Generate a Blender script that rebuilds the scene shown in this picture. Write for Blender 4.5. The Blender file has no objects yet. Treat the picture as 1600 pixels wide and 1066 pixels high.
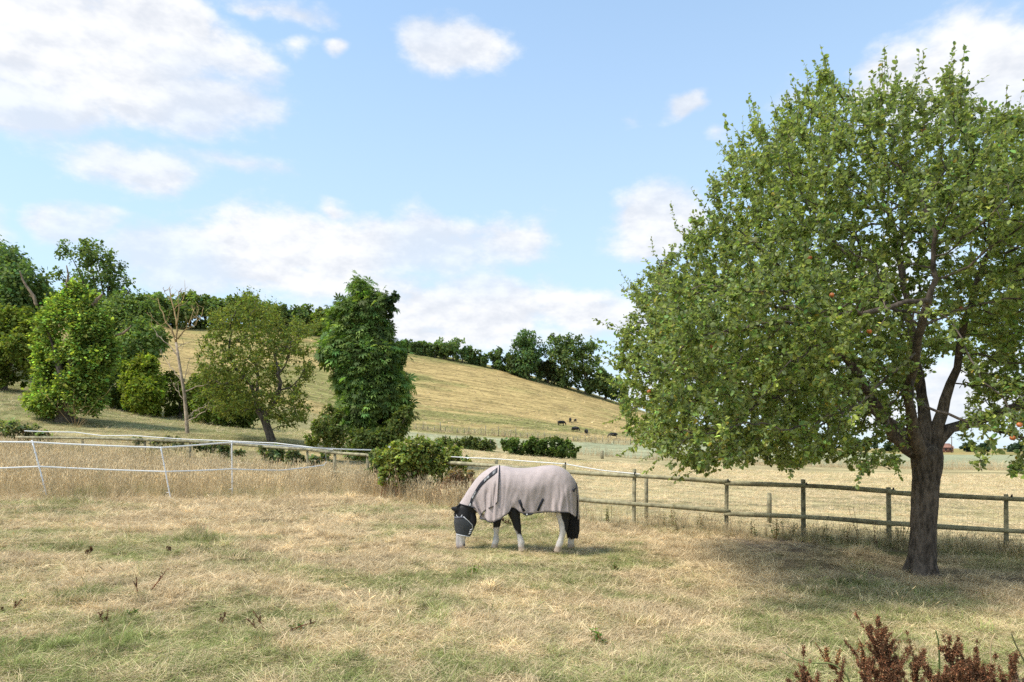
import bpy, bmesh, math, random
import numpy as np
from mathutils import Vector, Matrix
R = math.radians
rng = np.random.default_rng(7)
random.seed(7)
sc = bpy.context.scene
COL = sc.collection

# ------------------------------------------------------------------ camera
F = 1067.0            # focal length in photo pixels (1600 wide)
HZ = 700.0            # horizon row in the photo
CZ = 1.76             # eye height
cam = bpy.data.cameras.new('camera'); camo = bpy.data.objects.new('camera', cam); COL.objects.link(camo)
cam.sensor_width = 36.0; cam.lens = 36.0 * F / 1600.0
cam.shift_y = (HZ - 533.0) / 1600.0
cam.clip_start = 0.1; cam.clip_end = 9000
camo.location = (0, 0, CZ); camo.rotation_euler = (R(90), 0, 0)
sc.camera = camo

# ------------------------------------------------------------------ light
SUN_EL, SUN_AZ = 55.0, -112.0     # azimuth from +Y (view direction), negative = to the left; sun stands behind-left of the camera
SKY_STRENGTH = 0.15
sun = bpy.data.lights.new('sun', 'SUN'); suno = bpy.data.objects.new('sun', sun); COL.objects.link(suno)
sun.energy = 2.9; sun.angle = R(15.0); sun.color = (1.0, 0.93, 0.82)
_d = Vector((math.sin(R(SUN_AZ)) * math.cos(R(SUN_EL)), math.cos(R(SUN_AZ)) * math.cos(R(SUN_EL)), math.sin(R(SUN_EL))))
suno.rotation_euler = (-_d).to_track_quat('-Z', 'Y').to_euler()
suno.location = _d * 50
sc.view_settings.view_transform = 'Standard'; sc.view_settings.look = 'None'
sc.view_settings.exposure = 0.67; sc.view_settings.gamma = 1.0
sc.view_settings.use_curve_mapping = False
sc.cycles.max_bounces = 4; sc.cycles.diffuse_bounces = 3; sc.cycles.transmission_bounces = 3
sc.cycles.transparent_max_bounces = 4; sc.cycles.use_denoising = False
sc.cycles.caustics_reflective = False; sc.cycles.caustics_refractive = False

# ------------------------------------------------------------------ node helper
class NT:
    def __init__(s, tree): s.t = tree; s.n = tree.nodes; s.l = tree.links
    def node(s, typ, ins=None, **kw):
        n = s.n.new(typ)
        for k, v in kw.items(): setattr(n, k, v)
        for k, v in (ins or {}).items():
            if isinstance(v, bpy.types.NodeSocket): s.l.new(v, n.inputs[k])
            else: n.inputs[k].default_value = v
        return n
    def math(s, op, a, b=None, c=None, clamp=False):
        i = {0: a}
        if b is not None: i[1] = b
        if c is not None: i[2] = c
        return s.node('ShaderNodeMath', i, operation=op, use_clamp=clamp).outputs[0]
    def vmath(s, op, a, b=None, out=0):
        i = {0: a}
        if b is not None: i[1] = b
        return s.node('ShaderNodeVectorMath', i, operation=op).outputs[out]
    def noise(s, vec, scale, detail=4.0, rough=0.55, out=0):
        return s.node('ShaderNodeTexNoise', {'Vector': vec, 'Scale': scale, 'Detail': detail, 'Roughness': rough}).outputs[out]
    def ramp(s, fac, a, b, lo=0.0, hi=1.0, smooth=True):
        n = s.node('ShaderNodeMapRange', {'Value': fac, 'From Min': a, 'From Max': b, 'To Min': lo, 'To Max': hi})
        if smooth: n.interpolation_type = 'SMOOTHSTEP'
        return n.outputs[0]
    def mix(s, fac, a, b, blend='MIX'):
        n = s.node('ShaderNodeMix', data_type='RGBA', blend_type=blend)
        for k, v in ((0, fac), (6, a), (7, b)):
            if isinstance(v, bpy.types.NodeSocket): s.l.new(v, n.inputs[k])
            elif k == 0: n.inputs[0].default_value = v
            else: n.inputs[k].default_value = (*v, 1) if len(v) == 3 else v
        return n.outputs[2]

# ------------------------------------------------------------------ sky
world = bpy.data.worlds.new('World'); sc.world = world; world.use_nodes = True
w = NT(world.node_tree); w.n.clear()
sky = w.node('ShaderNodeTexSky', sky_type='NISHITA', sun_disc=False, sun_elevation=R(SUN_EL), sun_rotation=R(SUN_AZ % 360),
             altitude=50, air_density=1.0, dust_density=0.6, ozone_density=1.6)
tc = w.node('ShaderNodeTexCoord').outputs['Generated']
sep = w.node('ShaderNodeSeparateXYZ', {0: w.vmath('NORMALIZE', tc)})
az = w.math('ARCTAN2', sep.outputs[0], sep.outputs[1])
el = w.math('ARCSINE', sep.outputs[2])
# the same run of clouds goes on, mirrored, all the way round the sky
azf = w.math('SUBTRACT', w.math('PINGPONG', w.math('ADD', az, 0.72), 1.44), 0.72)
AE = w.node('ShaderNodeCombineXYZ', {0: azf, 1: el, 2: 0.0}).outputs[0]
NV = w.vmath('MULTIPLY', tc, (1.0, 1.0, 1.9))
wob = w.vmath('MULTIPLY', w.vmath('SUBTRACT', w.noise(NV, 6.0, 3, 0.6, out=1), (0.5, 0.5, 0.5)), (0.13, 0.075, 0.0))
AEw = w.vmath('ADD', AE, wob)
def sky_dir(px, py):
    u, v = (px - 800) / F, (HZ - py) / F
    a = math.atan(u); return a, math.atan(v * math.cos(a))
CLOUDS = [  # photo px, py, half width, half height, weight
    (60, 60, 340, 130, 1.0), (250, 40, 170, 95, 0.95), (30, 165, 150, 75, .95), (265, 155, 150, 70, 1.0), (340, 150, 85, 50, .9),
    (200, 255, 150, 45, .78), (380, 265, 140, 26, .5), (100, 342, 88, 42, .9), (420, 8, 100, 26, .62),
    (705, 65, 82, 58, 1.0), (523, 74, 22, 20, .62), (462, 68, 30, 26, .45),
    (300, 390, 130, 62, .9), (470, 385, 190, 66, 1.0), (640, 385, 180, 62, .95), (790, 375, 90, 46, .75), (520, 328, 40, 22, .72),
    (450, 440, 330, 45, .72), (760, 485, 200, 62, .9), (900, 490, 150, 60, .72), (640, 520, 240, 50, .6),
    (1020, 350, 95, 62, 1.0), (1065, 168, 48, 22, .75), (985, 178, 30, 14, .42), (1130, 205, 40, 26, .55),
    (1500, 130, 200, 100, 1.0), (1600, 90, 150, 70, .95), (1400, 120, 90, 60, .8), (1250, 150, 60, 30, .5),
    (1150, 600, 420, 60, .62), (1500, 620, 400, 80, .7), (1350, 450, 160, 90, .7), (-150, 330, 160, 70, .9), (1800, 400, 220, 90, .9),
    (300, -190, 220, 90, .9), (1000, -240, 260, 80, .9), (1500, -350, 260, 110, .9), (-100, -330, 300, 120, .9), (700, -520, 300, 120, .8)]
M = None
for (px, py, rx, ry, wt) in CLOUDS:
    a0, e0 = sky_dir(px, py)
    a1, _ = sky_dir(px + rx, py); _, e1 = sky_dir(px, py - ry)
    kx, ky = 1 / abs(a1 - a0), 1 / abs(e1 - e0)
    n_ = w.node('ShaderNodeVectorMath', {0: AEw, 1: (kx, ky, 0), 2: (-a0 * kx, -e0 * ky, 0)}, operation='MULTIPLY_ADD')
    ln = w.vmath('LENGTH', n_.outputs[0], out=1)
    v = w.math('MULTIPLY_ADD', ln, -wt, 1.42 * wt)
    M = v if M is None else w.math('SMOOTH_MAX', M, v, 0.12)
n1 = w.noise(NV, 13.0, 5, 0.62)
n2 = w.noise(w.vmath('ADD', NV, (-0.010, -0.008, 0.022)), 13.0, 4, 0.62)   # the same billows looked up a little towards the sun
lowf = w.noise(NV, 4.0, 1, 0.5)
dens = w.math('ADD', M, w.math('MULTIPLY', w.math('SUBTRACT', n1, 0.5), 1.25))
alpha = w.ramp(dens, 0.22, 0.80)
alpha = w.math('MULTIPLY', alpha, w.ramp(lowf, 0.25, 0.6, 0.62, 0.97))
lit = w.ramp(w.math('ADD', w.math('SUBTRACT', n1, n2), w.math('MULTIPLY', w.math('SUBTRACT', lowf, 0.5), 0.45)), -0.20, 0.20)
ccol = w.mix(lit, (3.35, 3.5, 3.8), (4.35, 4.38, 4.44))
# thin veil low down and a deeper blue higher up, as in the photograph
tint = w.mix(w.ramp(el, 0.0, 0.45), (.86, .96, 1.02), (.80, 1.08, 1.18))
skyc = w.mix(1.0, sky.outputs[0], tint, 'MULTIPLY')
veil = w.ramp(el, -0.05, 0.80, 0.84, 0.28)
skyc = w.mix(veil, skyc, (3.2, 3.95, 4.6))
final = w.mix(alpha, skyc, ccol)
bg = w.node('ShaderNodeBackground', {'Color': final, 'Strength': SKY_STRENGTH})
w.l.new(bg.outputs[0], w.node('ShaderNodeOutputWorld').inputs[0])
world.cycles.sampling_method = 'MANUAL'; world.cycles.sample_map_resolution = 256

# ------------------------------------------------------------------ small helpers
def smooth(a, b, x):
    t = np.clip((np.asarray(x, float) - a) / (b - a), 0, 1); return t * t * (3 - 2 * t)
def _hash(ix, iy, iz, seed):
    h = (ix.astype(np.int64) * 374761393 + iy.astype(np.int64) * 668265263 + iz.astype(np.int64) * 2147483647 + seed * 144665) & 0xFFFFFFFF
    h = ((h ^ (h >> 13)) * 1274126177) & 0xFFFFFFFF
    return ((h ^ (h >> 16)) & 0xFFFF) / 65535.0
def vn(x, y, z=None, seed=0):
    x = np.asarray(x, float); y = np.asarray(y, float); z = np.zeros_like(x) if z is None else np.asarray(z, float)
    ix, iy, iz = np.floor(x), np.floor(y), np.floor(z)
    fx, fy, fz = x - ix, y - iy, z - iz
    fx, fy, fz = [f * f * (3 - 2 * f) for f in (fx, fy, fz)]
    o = 0
    for a in (0, 1):
        for b in (0, 1):
            for c in (0, 1):
                o = o + _hash(ix + a, iy + b, iz + c, seed) * (fx if a else 1 - fx) * (fy if b else 1 - fy) * (fz if c else 1 - fz)
    return o
def fbm(x, y, z=None, seed=0, oct=4):
    s, a, t = 0, 1.0, 0
    for k in range(oct):
        s = s + a * vn(np.asarray(x) * 2 ** k, np.asarray(y) * 2 ** k, None if z is None else np.asarray(z) * 2 ** k, seed + k); t += a; a *= .5
    return s / t

# ------------------------------------------------------------------ terrain height
PXC = np.array([-400, 0, 150, 300, 450, 600, 750, 900, 1050, 1200, 1400, 1600, 2000], float)
ROWS = {36: [655, 664, 671, 681, 692, 712, 728, 741, 752, 760, 766, 770, 772],
        60: [570, 590, 628, 655, 668, 692, 708, 722, 731, 738, 743, 745, 746],
        100: [480, 535, 590, 630, 655, 682, 694, 704, 713, 720, 725, 727, 727],
        130: [440, 505, 560, 605, 635, 670, 682, 690, 700, 712, 719, 721, 721],
        180: [400, 470, 520, 560, 580, 612, 632, 655, 682, 703, 713, 715, 715],
        250: [380, 440, 490, 512, 505, 537, 562, 602, 656, 697, 710, 711, 711],
        330: [400, 455, 505, 525, 522, 552, 577, 617, 668, 701, 707.5, 708, 708],
        600: [520, 560, 600, 620, 630, 640, 660, 680, 692, 702, 704.5, 704.7, 704.7],
        3000: [701] * 13, 9000: [700.4] * 13}
def near_h(X, Y):
    sx = 26 * np.tanh(np.asarray(X, float) / 26)
    return -0.045 * sx + 0.02 * (np.clip(Y, -20, 40) - 11.8)
_ys = np.array([12., 24.] + sorted(ROWS))
_Z = np.zeros((len(_ys), len(PXC)))
for i, y in enumerate(_ys):
    if y in ROWS: _Z[i] = CZ + (HZ - np.array(ROWS[y])) / F * y
    else: _Z[i] = near_h((PXC - 800) / F * y, y)
_fy = np.linspace(math.log(12), math.log(9000), 420); _fx = np.linspace(-400, 2000, 240)
_G1 = np.array([np.interp(_fx, PXC, r) for r in _Z])
_G = np.array([np.interp(_fy, np.log(_ys), _G1[:, j]) for j in range(len(_fx))]).T
def _blur(a, k, ax):
    for _ in range(3):
        p = np.concatenate([np.repeat(np.take(a, [0], ax), k, ax), a, np.repeat(np.take(a, [-1], ax), k, ax)], ax)
        c = np.cumsum(p, ax); z = np.take(c, [0], ax) * 0
        c = np.concatenate([z, c], ax); n = a.shape[ax]
        a = (np.take(c, range(2 * k + 1, 2 * k + 1 + n), ax) - np.take(c, range(0, n), ax)) / (2 * k + 1)
    return a
_G = _blur(_blur(_G, 3, 0), 4, 1)
def H(X, Y):
    X = np.asarray(X, float); Y = np.asarray(Y, float)
    Yc = np.maximum(Y, 12.0)
    px = np.clip(800 + F * X / Yc, -400, 2000)
    gx = (px + 400) / 2400 * (len(_fx) - 1); gy = (np.log(Yc) - _fy[0]) / (_fy[-1] - _fy[0]) * (len(_fy) - 1)
    gy = np.clip(gy, 0, len(_fy) - 1.001); gx = np.clip(gx, 0, len(_fx) - 1.001)
    i, j = gy.astype(int), gx.astype(int); a, b = gy - i, gx - j
    far = _G[i, j] * (1 - a) * (1 - b) + _G[i + 1, j] * a * (1 - b) + _G[i, j + 1] * (1 - a) * b + _G[i + 1, j + 1] * a * b
    t = smooth(13, 22, Y)
    z = near_h(X, Y) * (1 - t) + far * t
    d = np.hypot(X, Y)
    z = z + (fbm(X * .9, Y * .9, seed=3, oct=3) - .5) * 0.10 * smooth(400, 40, d) + (fbm(X * 3.1, Y * 3.1, seed=9, oct=2) - .5) * 0.05 * smooth(60, 15, d)
    return z
def h1(x, y): return float(H(np.array([x]), np.array([y]))[0])
def W(px, Y, py=None):            # a place on the ground (or at the height of a photo row) at distance Y
    x = (px - 800) / F * Y
    return Vector((x, Y, h1(x, Y) if py is None else CZ + (HZ - py) / F * Y))
_scan = np.exp(np.linspace(math.log(4), math.log(260), 1500))
def G(px, py, lo=4, hi=260):              # where the line of sight meets the ground
    ys = _scan[(_scan >= lo) & (_scan <= hi)]
    xs = (px - 800) / F * ys
    s = HZ - (H(xs, ys) - CZ) / ys * F
    k = np.nonzero(s <= py)[0]
    y = ys[k[0]] if len(k) else ys[-1]
    return W(px, float(y))

# ------------------------------------------------------------------ mesh helpers
def mesh_np(name, verts, quads=None, tris=None, mats=(), smooth_shade=False, attrs=None):
    me = bpy.data.meshes.new(name)
    verts = np.asarray(verts, np.float32).reshape(-1, 3)
    loops, starts, n = [], [], 0
    for f, k in ((quads, 4), (tris, 3)):
        if f is not None and len(f):
            f = np.asarray(f, np.int32).reshape(-1, k)
            loops.append(f.ravel()); starts.append(n + np.arange(len(f)) * k); n += f.size
    me.vertices.add(len(verts)); me.vertices.foreach_set('co', verts.ravel())
    if loops:
        loops = np.concatenate(loops).astype(np.int32); starts = np.concatenate(starts).astype(np.int32)
        me.loops.add(len(loops)); me.loops.foreach_set('vertex_index', loops)
        me.polygons.add(len(starts)); me.polygons.foreach_set('loop_start', starts)
        if smooth_shade: me.polygons.foreach_set('use_smooth', np.ones(len(starts), bool))
    for k, v in (attrs or {}).items():
        v = np.asarray(v, np.float32)
        if v.ndim == 1:
            me.attributes.new(k, 'FLOAT', 'POINT').data.foreach_set('value', v)
        elif v.shape[1] == 3:
            v4 = np.concatenate([v, np.ones((len(v), 1), np.float32)], 1)
            me.attributes.new(k, 'FLOAT_COLOR', 'POINT').data.foreach_set('color', v4.ravel())
    me.update(calc_edges=True); me.validate()
    for m in mats: me.materials.append(m)
    return me
def link(name, me, parent=None, label=None, cat=None, group=None, kind=None):
    o = bpy.data.objects.new(name, me); COL.objects.link(o)
    if parent is not None: o.parent = parent; o.matrix_parent_inverse = Matrix.Translation(parent.location).inverted()
    tag(o, label, cat, group, kind)
    return o
def tag(o, label=None, cat=None, group=None, kind=None):
    for k, v in (('label', label), ('category', cat), ('group', group), ('kind', kind)):
        if v: o[k] = v
def thing(name, loc, label, cat, group=None):
    o = bpy.data.objects.new(name, None); COL.objects.link(o); o.location = loc; o.empty_display_size = .2
    tag(o, label, cat, group); return o
def unit(v): return v / np.maximum(np.linalg.norm(v, axis=-1, keepdims=True), 1e-9)

class MB:          # collects pieces of one part
    def __init__(s): s.v, s.q, s.t, s.c, s.n = [], [], [], [], 0
    def add(s, v, q=None, t=None, col=None):
        v = np.asarray(v, float).reshape(-1, 3)
        if q is not None and len(q): s.q.append(np.asarray(q, int).reshape(-1, 4) + s.n)
        if t is not None and len(t): s.t.append(np.asarray(t, int).reshape(-1, 3) + s.n)
        s.v.append(v); s.c.append(np.tile(col if col is not None else (1, 1, 1), (len(v), 1)) if col is None or np.ndim(col) == 1 else col)
        s.n += len(v)
    def tube(s, path, rad, sides=8, cap=True, col=None, squash=1.0, up=(0, 0, 1)):
        P = np.asarray(path, float); n = len(P); r = np.broadcast_to(np.asarray(rad, float), (n,))
        T = unit(np.gradient(P, axis=0)); u = np.tile(np.asarray(up, float), (n, 1))
        bad = np.abs((T * u).sum(1)) > .95; u[bad] = (1, 0, 0)
        if bad.any() and not bad.all(): u[:] = (0.3, 1, 0.1)
        A = unit(np.cross(T, u)); B = np.cross(A, T)
        th = np.linspace(0, 2 * np.pi, sides, endpoint=False)
        v = P[:, None] + r[:, None, None] * (np.cos(th)[None, :, None] * A[:, None] + squash * np.sin(th)[None, :, None] * B[:, None])
        i = np.arange(n - 1)[:, None] * sides; j = np.arange(sides)[None]; k = (j + 1) % sides
        q = np.stack([i + j, i + k, i + sides + k, i + sides + j], -1).reshape(-1, 4)
        v = v.reshape(-1, 3); t = []
        if cap:
            v = np.concatenate([v, P[:1], P[-1:]]); a, b = len(v) - 2, len(v) - 1
            for x in range(sides):
                y = (x + 1) % sides
                t.append((a, y, x)); t.append((b, (n - 1) * sides + x, (n - 1) * sides + y))
        s.add(v, q, t, col)
    def grid(s, P, col=None, closed=False):       # P: (n,m,3)
        n, m = P.shape[:2]; i = np.arange(n - 1)[:, None] * m
        j = np.arange(m if closed else m - 1)[None]; k = (j + 1) % m
        s.add(P.reshape(-1, 3), np.stack([i + j, i + k, i + m + k, i + m + j], -1).reshape(-1, 4), None, col)
    def box(s, lo, hi, col=None):
        lo, hi = np.minimum(lo, hi), np.maximum(lo, hi)
        v = [(x, y, z) for x in (lo[0], hi[0]) for y in (lo[1], hi[1]) for z in (lo[2], hi[2])]
        s.add(v, [(0, 1, 3, 2), (4, 6, 7, 5), (0, 4, 5, 1), (2, 3, 7, 6), (0, 2, 6, 4), (1, 5, 7, 3)], None, col)
    def mesh(s, name, mat, smooth_shade=False):
        q = np.concatenate(s.q) if s.q else None; t = np.concatenate(s.t) if s.t else None
        return mesh_np(name, np.concatenate(s.v), q, t, [mat] if mat else [], smooth_shade, {'tintcol': np.concatenate(s.c)})
    def build(s, name, mat, parent=None, smooth_shade=False, **kw):
        return link(name, s.mesh(name, mat, smooth_shade), parent, **kw)

# ------------------------------------------------------------------ materials
MATS = {}
def material(name): 
    m = bpy.data.materials.new(name); m.use_nodes = True; n = NT(m.node_tree); n.n.clear(); MATS[name] = m
    return m, n
def finish(n, bsdf, disp=None):
    o = n.node('ShaderNodeOutputMaterial'); n.l.new(bsdf, o.inputs[0])
def plain(name, col, rough=.8, var=.25, scale=30., bump=0.2, bscale=None, use_tint=False, spec=.3, sheen=0, stretch=(1, 1, 1)):
    m, n = material(name)
    co = n.vmath('MULTIPLY', n.node('ShaderNodeTexCoord').outputs['Object'], stretch)
    f = n.noise(co, scale, 5)
    f2 = n.noise(co, scale * .17, 3)
    mul = n.math('ADD', n.ramp(f, .3, .7, 1 - var, 1 + var), n.ramp(f2, .3, .7, -var * .6, var * .6))
    base = (*col, 1)
    if use_tint:
        base = n.mix(1.0, col, n.node('ShaderNodeAttribute', attribute_name='tintcol').outputs[0], 'MULTIPLY')
    g = n.node('ShaderNodeCombineColor', {0: mul, 1: mul, 2: mul}).outputs[0]
    c = n.mix(1.0, base if use_tint else col, g, 'MULTIPLY')
    b = n.node('ShaderNodeBsdfPrincipled', {'Base Color': c, 'Roughness': rough, 'Specular IOR Level': spec})
    if sheen: b.inputs['Sheen Weight'].default_value = sheen
    if bump:
        bp = n.node('ShaderNodeBump', {'Height': n.noise(co, bscale or scale * 1.3, 6), 'Strength': bump, 'Distance': .02})
        n.l.new(bp.outputs[0], b.inputs['Normal'])
    finish(n, b.outputs[0]); return m
def leafy(name, trans=.3, gloss=.06, rough=.45, back=None):
    """leaf colour comes from the mesh attribute 'tintcol'; the back of a leaf can be paler"""
    m, n = material(name)
    c = n.node('ShaderNodeAttribute', attribute_name='tintcol').outputs[0]
    if back:
        geo = n.node('ShaderNodeNewGeometry')
        c = n.mix(n.math('MULTIPLY', geo.outputs['Backfacing'], back[3]), c, back[:3])
    d = n.node('ShaderNodeBsdfDiffuse', {'Color': c})
    tcol = n.mix(1.0, c, (1.35, 1.45, .55), 'MULTIPLY')
    t = n.node('ShaderNodeBsdfTranslucent', {'Color': tcol})
    s = n.node('ShaderNodeMixShader', {0: trans, 1: d.outputs[0], 2: t.outputs[0]})
    g = n.node('ShaderNodeBsdfGlossy', {'Color': (1, 1, 1, 1), 'Roughness': rough})
    s2 = n.node('ShaderNodeMixShader', {0: gloss, 1: s.outputs[0], 2: g.outputs[0]})
    finish(n, s2.outputs[0]); return m
def grassy(name, dry, green, trans=.25):
    """blade colour from the clump's own blades ('tintcol') and from each clump's dryness ('tint')"""
    m, n = material(name)
    bl = n.node('ShaderNodeAttribute', attribute_name='tintcol').outputs[0]
    ti = n.node('ShaderNodeAttribute', attribute_name='tint', attribute_type='INSTANCER').outputs['Fac']
    br = n.node('ShaderNodeAttribute', attribute_name='bright', attribute_type='INSTANCER').outputs['Fac']
    sp = n.node('ShaderNodeSeparateColor', {0: bl})
    fac = n.ramp(n.math('ADD', ti, n.math('MULTIPLY', n.math('SUBTRACT', sp.outputs[1], .5), .75)), .25, .75)
    c = n.mix(fac, dry, green)
    v = n.math('MULTIPLY', sp.outputs[0], br)
    c = n.mix(1.0, c, n.node('ShaderNodeCombineColor', {0: v, 1: v, 2: v}).outputs[0], 'MULTIPLY')
    d = n.node('ShaderNodeBsdfDiffuse', {'Color': c}); t = n.node('ShaderNodeBsdfTranslucent', {'Color': c})
    s = n.node('ShaderNodeMixShader', {0: trans, 1: d.outputs[0], 2: t.outputs[0]})
    finish(n, s.outputs[0]); return m

M_leaf = leafy('apple_leaf', .36, .02, .5, back=(.40, .45, .25, .62))
M_leaf2 = leafy('tree_leaf', .45, .004, .6)
M_chest = leafy('chestnut_leaf', .38, .015, .6)
M_bark = plain('apple_bark', (.115, .090, .070), .95, .5, 22, 1.0, 30, stretch=(1, 1, .35))
M_bark2 = plain('grey_bark', (.12, .10, .08), .95, .4, 8, .6, stretch=(1, 1, .4))
M_dead = plain('bleached_deadwood', (.40, .33, .25), .9, .3, 6, .4, use_tint=True)
M_grass = grassy('paddock_grass', (.77, .61, .375), (.30, .345, .115))
M_tall = grassy('tall_dry_grass', (.78, .635, .395), (.29, .33, .11))
M_twig = plain('brown_weed', (.13, .062, .038), .9, .35, 40, .3, use_tint=True)
M_weed = leafy('weed_leaf', .42, .01, .6)
M_seed = leafy('dock_seed', .15, .0, .6)

# ------------------------------------------------------------------ ground
nx, ny = 380, 520
sx = np.sinh(np.linspace(-1, 1, nx) * 6.2); sx = sx / sx[-1] * 2600
sy_a = np.linspace(-8, 26, 230); sy_b = np.exp(np.linspace(math.log(26.2), math.log(8000), ny - 230 - 14)); sy_c = -np.exp(np.linspace(math.log(1500), math.log(8.5), 14))
sy = np.concatenate([sy_c, sy_a, sy_b])
GX, GY = np.meshgrid(sx, sy)
GZ = H(GX, GY)
verts = np.stack([GX, GY, GZ], -1)
i = np.arange(len(sy) - 1)[:, None] * nx; j = np.arange(nx - 1)[None]
quads = np.stack([i + j, i + j + 1, i + nx + j + 1, i + nx + j], -1).reshape(-1, 4)
def dryness(X, Y):            # 0 straw .. 1 green over the paddock
    g = fbm(X * .55 + 3, Y * .55, seed=21, oct=4)
    g2 = fbm(X * 2.1, Y * 2.1, seed=31, oct=3)
    v = .85 * smooth(.40, .66, .62 * g + .38 * g2)
    v = v + .32 * smooth(8.5, 5.5, Y) * smooth(-6, -1, -np.abs(X + 3)) + .25 * smooth(1.5, 3.0, X) * smooth(9, 6.5, Y)
    v = v - .25 * smooth(9.5, 12, Y) * smooth(3.0, 4.5, X)          # bare, worn earth by the fence and the tree
    v = v - .16 * smooth(10.5, 13, Y) * smooth(-2, -5, X)
    return np.clip(v, 0, 1)
PXG = 800 + F * GX / np.maximum(GY, 1)
tan = np.array([.38, .285, .16]); grn = np.array([.28, .28, .10])
dr = dryness(GX, GY)[..., None]
colr = tan * (1 - dr) + grn * dr
worn = (smooth(9.8, 11.2, GY) * smooth(3.6, 5.0, GX) * smooth(.38, .55, fbm(GX * .9, GY * .9, seed=64, oct=3)))[..., None]
colr = colr * (1 - worn) + np.array([.27, .20, .135]) * worn
fence_y = np.interp(GX, [-60, -19.5, -5.0, -1.2, 1.0, 2.8, 9.9, 14], [30, 27, 22.3, 18.6, 16.4, 15.5, 13.6, 12.5])
beyond = smooth(-.2, .6, GY - fence_y)[..., None]
mead = np.array([.47, .385, .205]) * (1 - .35 * dr) + np.array([.22, .23, .09]) * .35 * dr
colr = colr * (1 - beyond) + mead * beyond
bank = (smooth(30, 40, GY) * smooth(560, 420, PXG))[..., None]
colr = colr * (1 - bank) + np.array([.27, .25, .115]) * bank
wob1 = (fbm(GX * .02, GY * .02, seed=5) - .5) * 14
crop_end = np.interp(PXG, [600, 900, 1050, 1250, 2000], [122, 126, 150, 240, 260])
crop = (smooth(76, 82, GY + wob1 * .3) * smooth(0, -6, GY - crop_end + wob1 * .3) * smooth(560, 600, PXG))[..., None]
colr = colr * (1 - crop) + np.array([.37, .375, .225]) * crop
hill = (smooth(-4, 2, GY - crop_end + wob1 * .3) * smooth(100, 112, GY))[..., None]
streak = fbm(GX * .035, GY * .20 + GX * .01, seed=55, oct=4); big = fbm(GX * .02, GY * .025, seed=58, oct=3)
hg = smooth(.45, .56, .6 * streak + .4 * big)[..., None]
colr = colr * (1 - hill) + (np.array([.44, .325, .14]) * (1 - hg) + np.array([.27, .25, .095]) * hg) * hill
me = mesh_np('ground', verts, quads, None, [], True, {'tintcol': colr.reshape(-1, 3)})
m, n = material('ground_turf')
co = n.node('ShaderNodeTexCoord').outputs['Object']
base = n.node('ShaderNodeAttribute', attribute_name='tintcol').outputs[0]
fine = n.noise(co, 9.0, 6, .65); mid = n.noise(co, 1.1, 5, .6); blade = n.noise(n.vmath('MULTIPLY', co, (1, .28, 1)), 1.3, 6, .7)
far = n.noise(n.vmath('MULTIPLY', co, (.10, .55, .55)), 1.0, 6, .68)
v = n.math('ADD', n.ramp(fine, .3, .7, .72, 1.22), n.math('ADD', n.ramp(mid, .3, .7, -.16, .16), n.ramp(far, .35, .65, -.34, .28)))
c = n.mix(1.0, base, n.node('ShaderNodeCombineColor', {0: v, 1: v, 2: v}).outputs[0], 'MULTIPLY')
c = n.mix(n.ramp(blade, .52, .72, 0, .42), c, (.16, .17, .055))
bp = n.node('ShaderNodeBump', {'Height': n.math('ADD', fine, n.math('MULTIPLY', far, 2.0)), 'Strength': .8, 'Distance': .12})
b = n.node('ShaderNodeBsdfDiffuse', {'Color': c, 'Normal': bp.outputs[0]})
finish(n, b.outputs[0]); me.materials.append(m)
ground = link('ground', me, kind='structure', label='sloping dry grass paddock and fields rising to a hill')

# ------------------------------------------------------------------ trees: branching skeleton by space colonisation
def grow(nodes, parent, att, step, infl, kill, iters=140, wander=.12, tropism=(0, 0, 0.05), seed=1):
    r = np.random.default_rng(seed)
    P = [np.array(p, float) for p in nodes]; par = list(parent)
    D = [unit(P[i] - P[par[i]]) if par[i] >= 0 else np.array([0, 0, 1.]) for i in range(len(P))]
    att = np.asarray(att, float)
    A = np.array(P)
    d = np.linalg.norm(att[:, None] - A[None], axis=2); near = d.argmin(1); nd = d.min(1)
    alive = np.ones(len(att), bool)
    nkids = {}
    for it in range(iters):
        act = alive & (nd < infl)
        if not act.any(): break
        new = []
        ids = np.nonzero(act)[0]; order = near[ids]
        pos = np.array(P)
        dirs = unit(att[ids] - pos[order]); acc = np.zeros((len(P), 3)); np.add.at(acc, order, dirs)
        for k in np.unique(order):
            if nkids.get(k, 0) > 3: continue
            v = unit(acc[k] + r.normal(0, wander, 3) * np.linalg.norm(acc[k]) + np.array(tropism) + D[k] * .35)
            P.append(P[k] + v * step); par.append(int(k)); D.append(v); new.append(len(P) - 1); nkids[k] = nkids.get(k, 0) + 1
        if not new: break
        N = np.array([P[q] for q in new])
        ai = np.nonzero(alive)[0]
        dd = np.linalg.norm(att[ai][:, None] - N[None], axis=2); m = dd.min(1); am = dd.argmin(1)
        better = m < nd[ai]
        nd[ai[better]] = m[better]; near[ai[better]] = np.array(new)[am[better]]
        alive[nd < kill] = False
    return np.array(P), np.array(par), np.array(D)
def radii(par, n, tip=.004, e=2.3):
    r = np.zeros(n); 
    for k in range(n - 1, -1, -1):
        r[k] = max(r[k], tip ** e)
        if par[k] >= 0: r[par[k]] += r[k]
    return r ** (1 / e)
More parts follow.
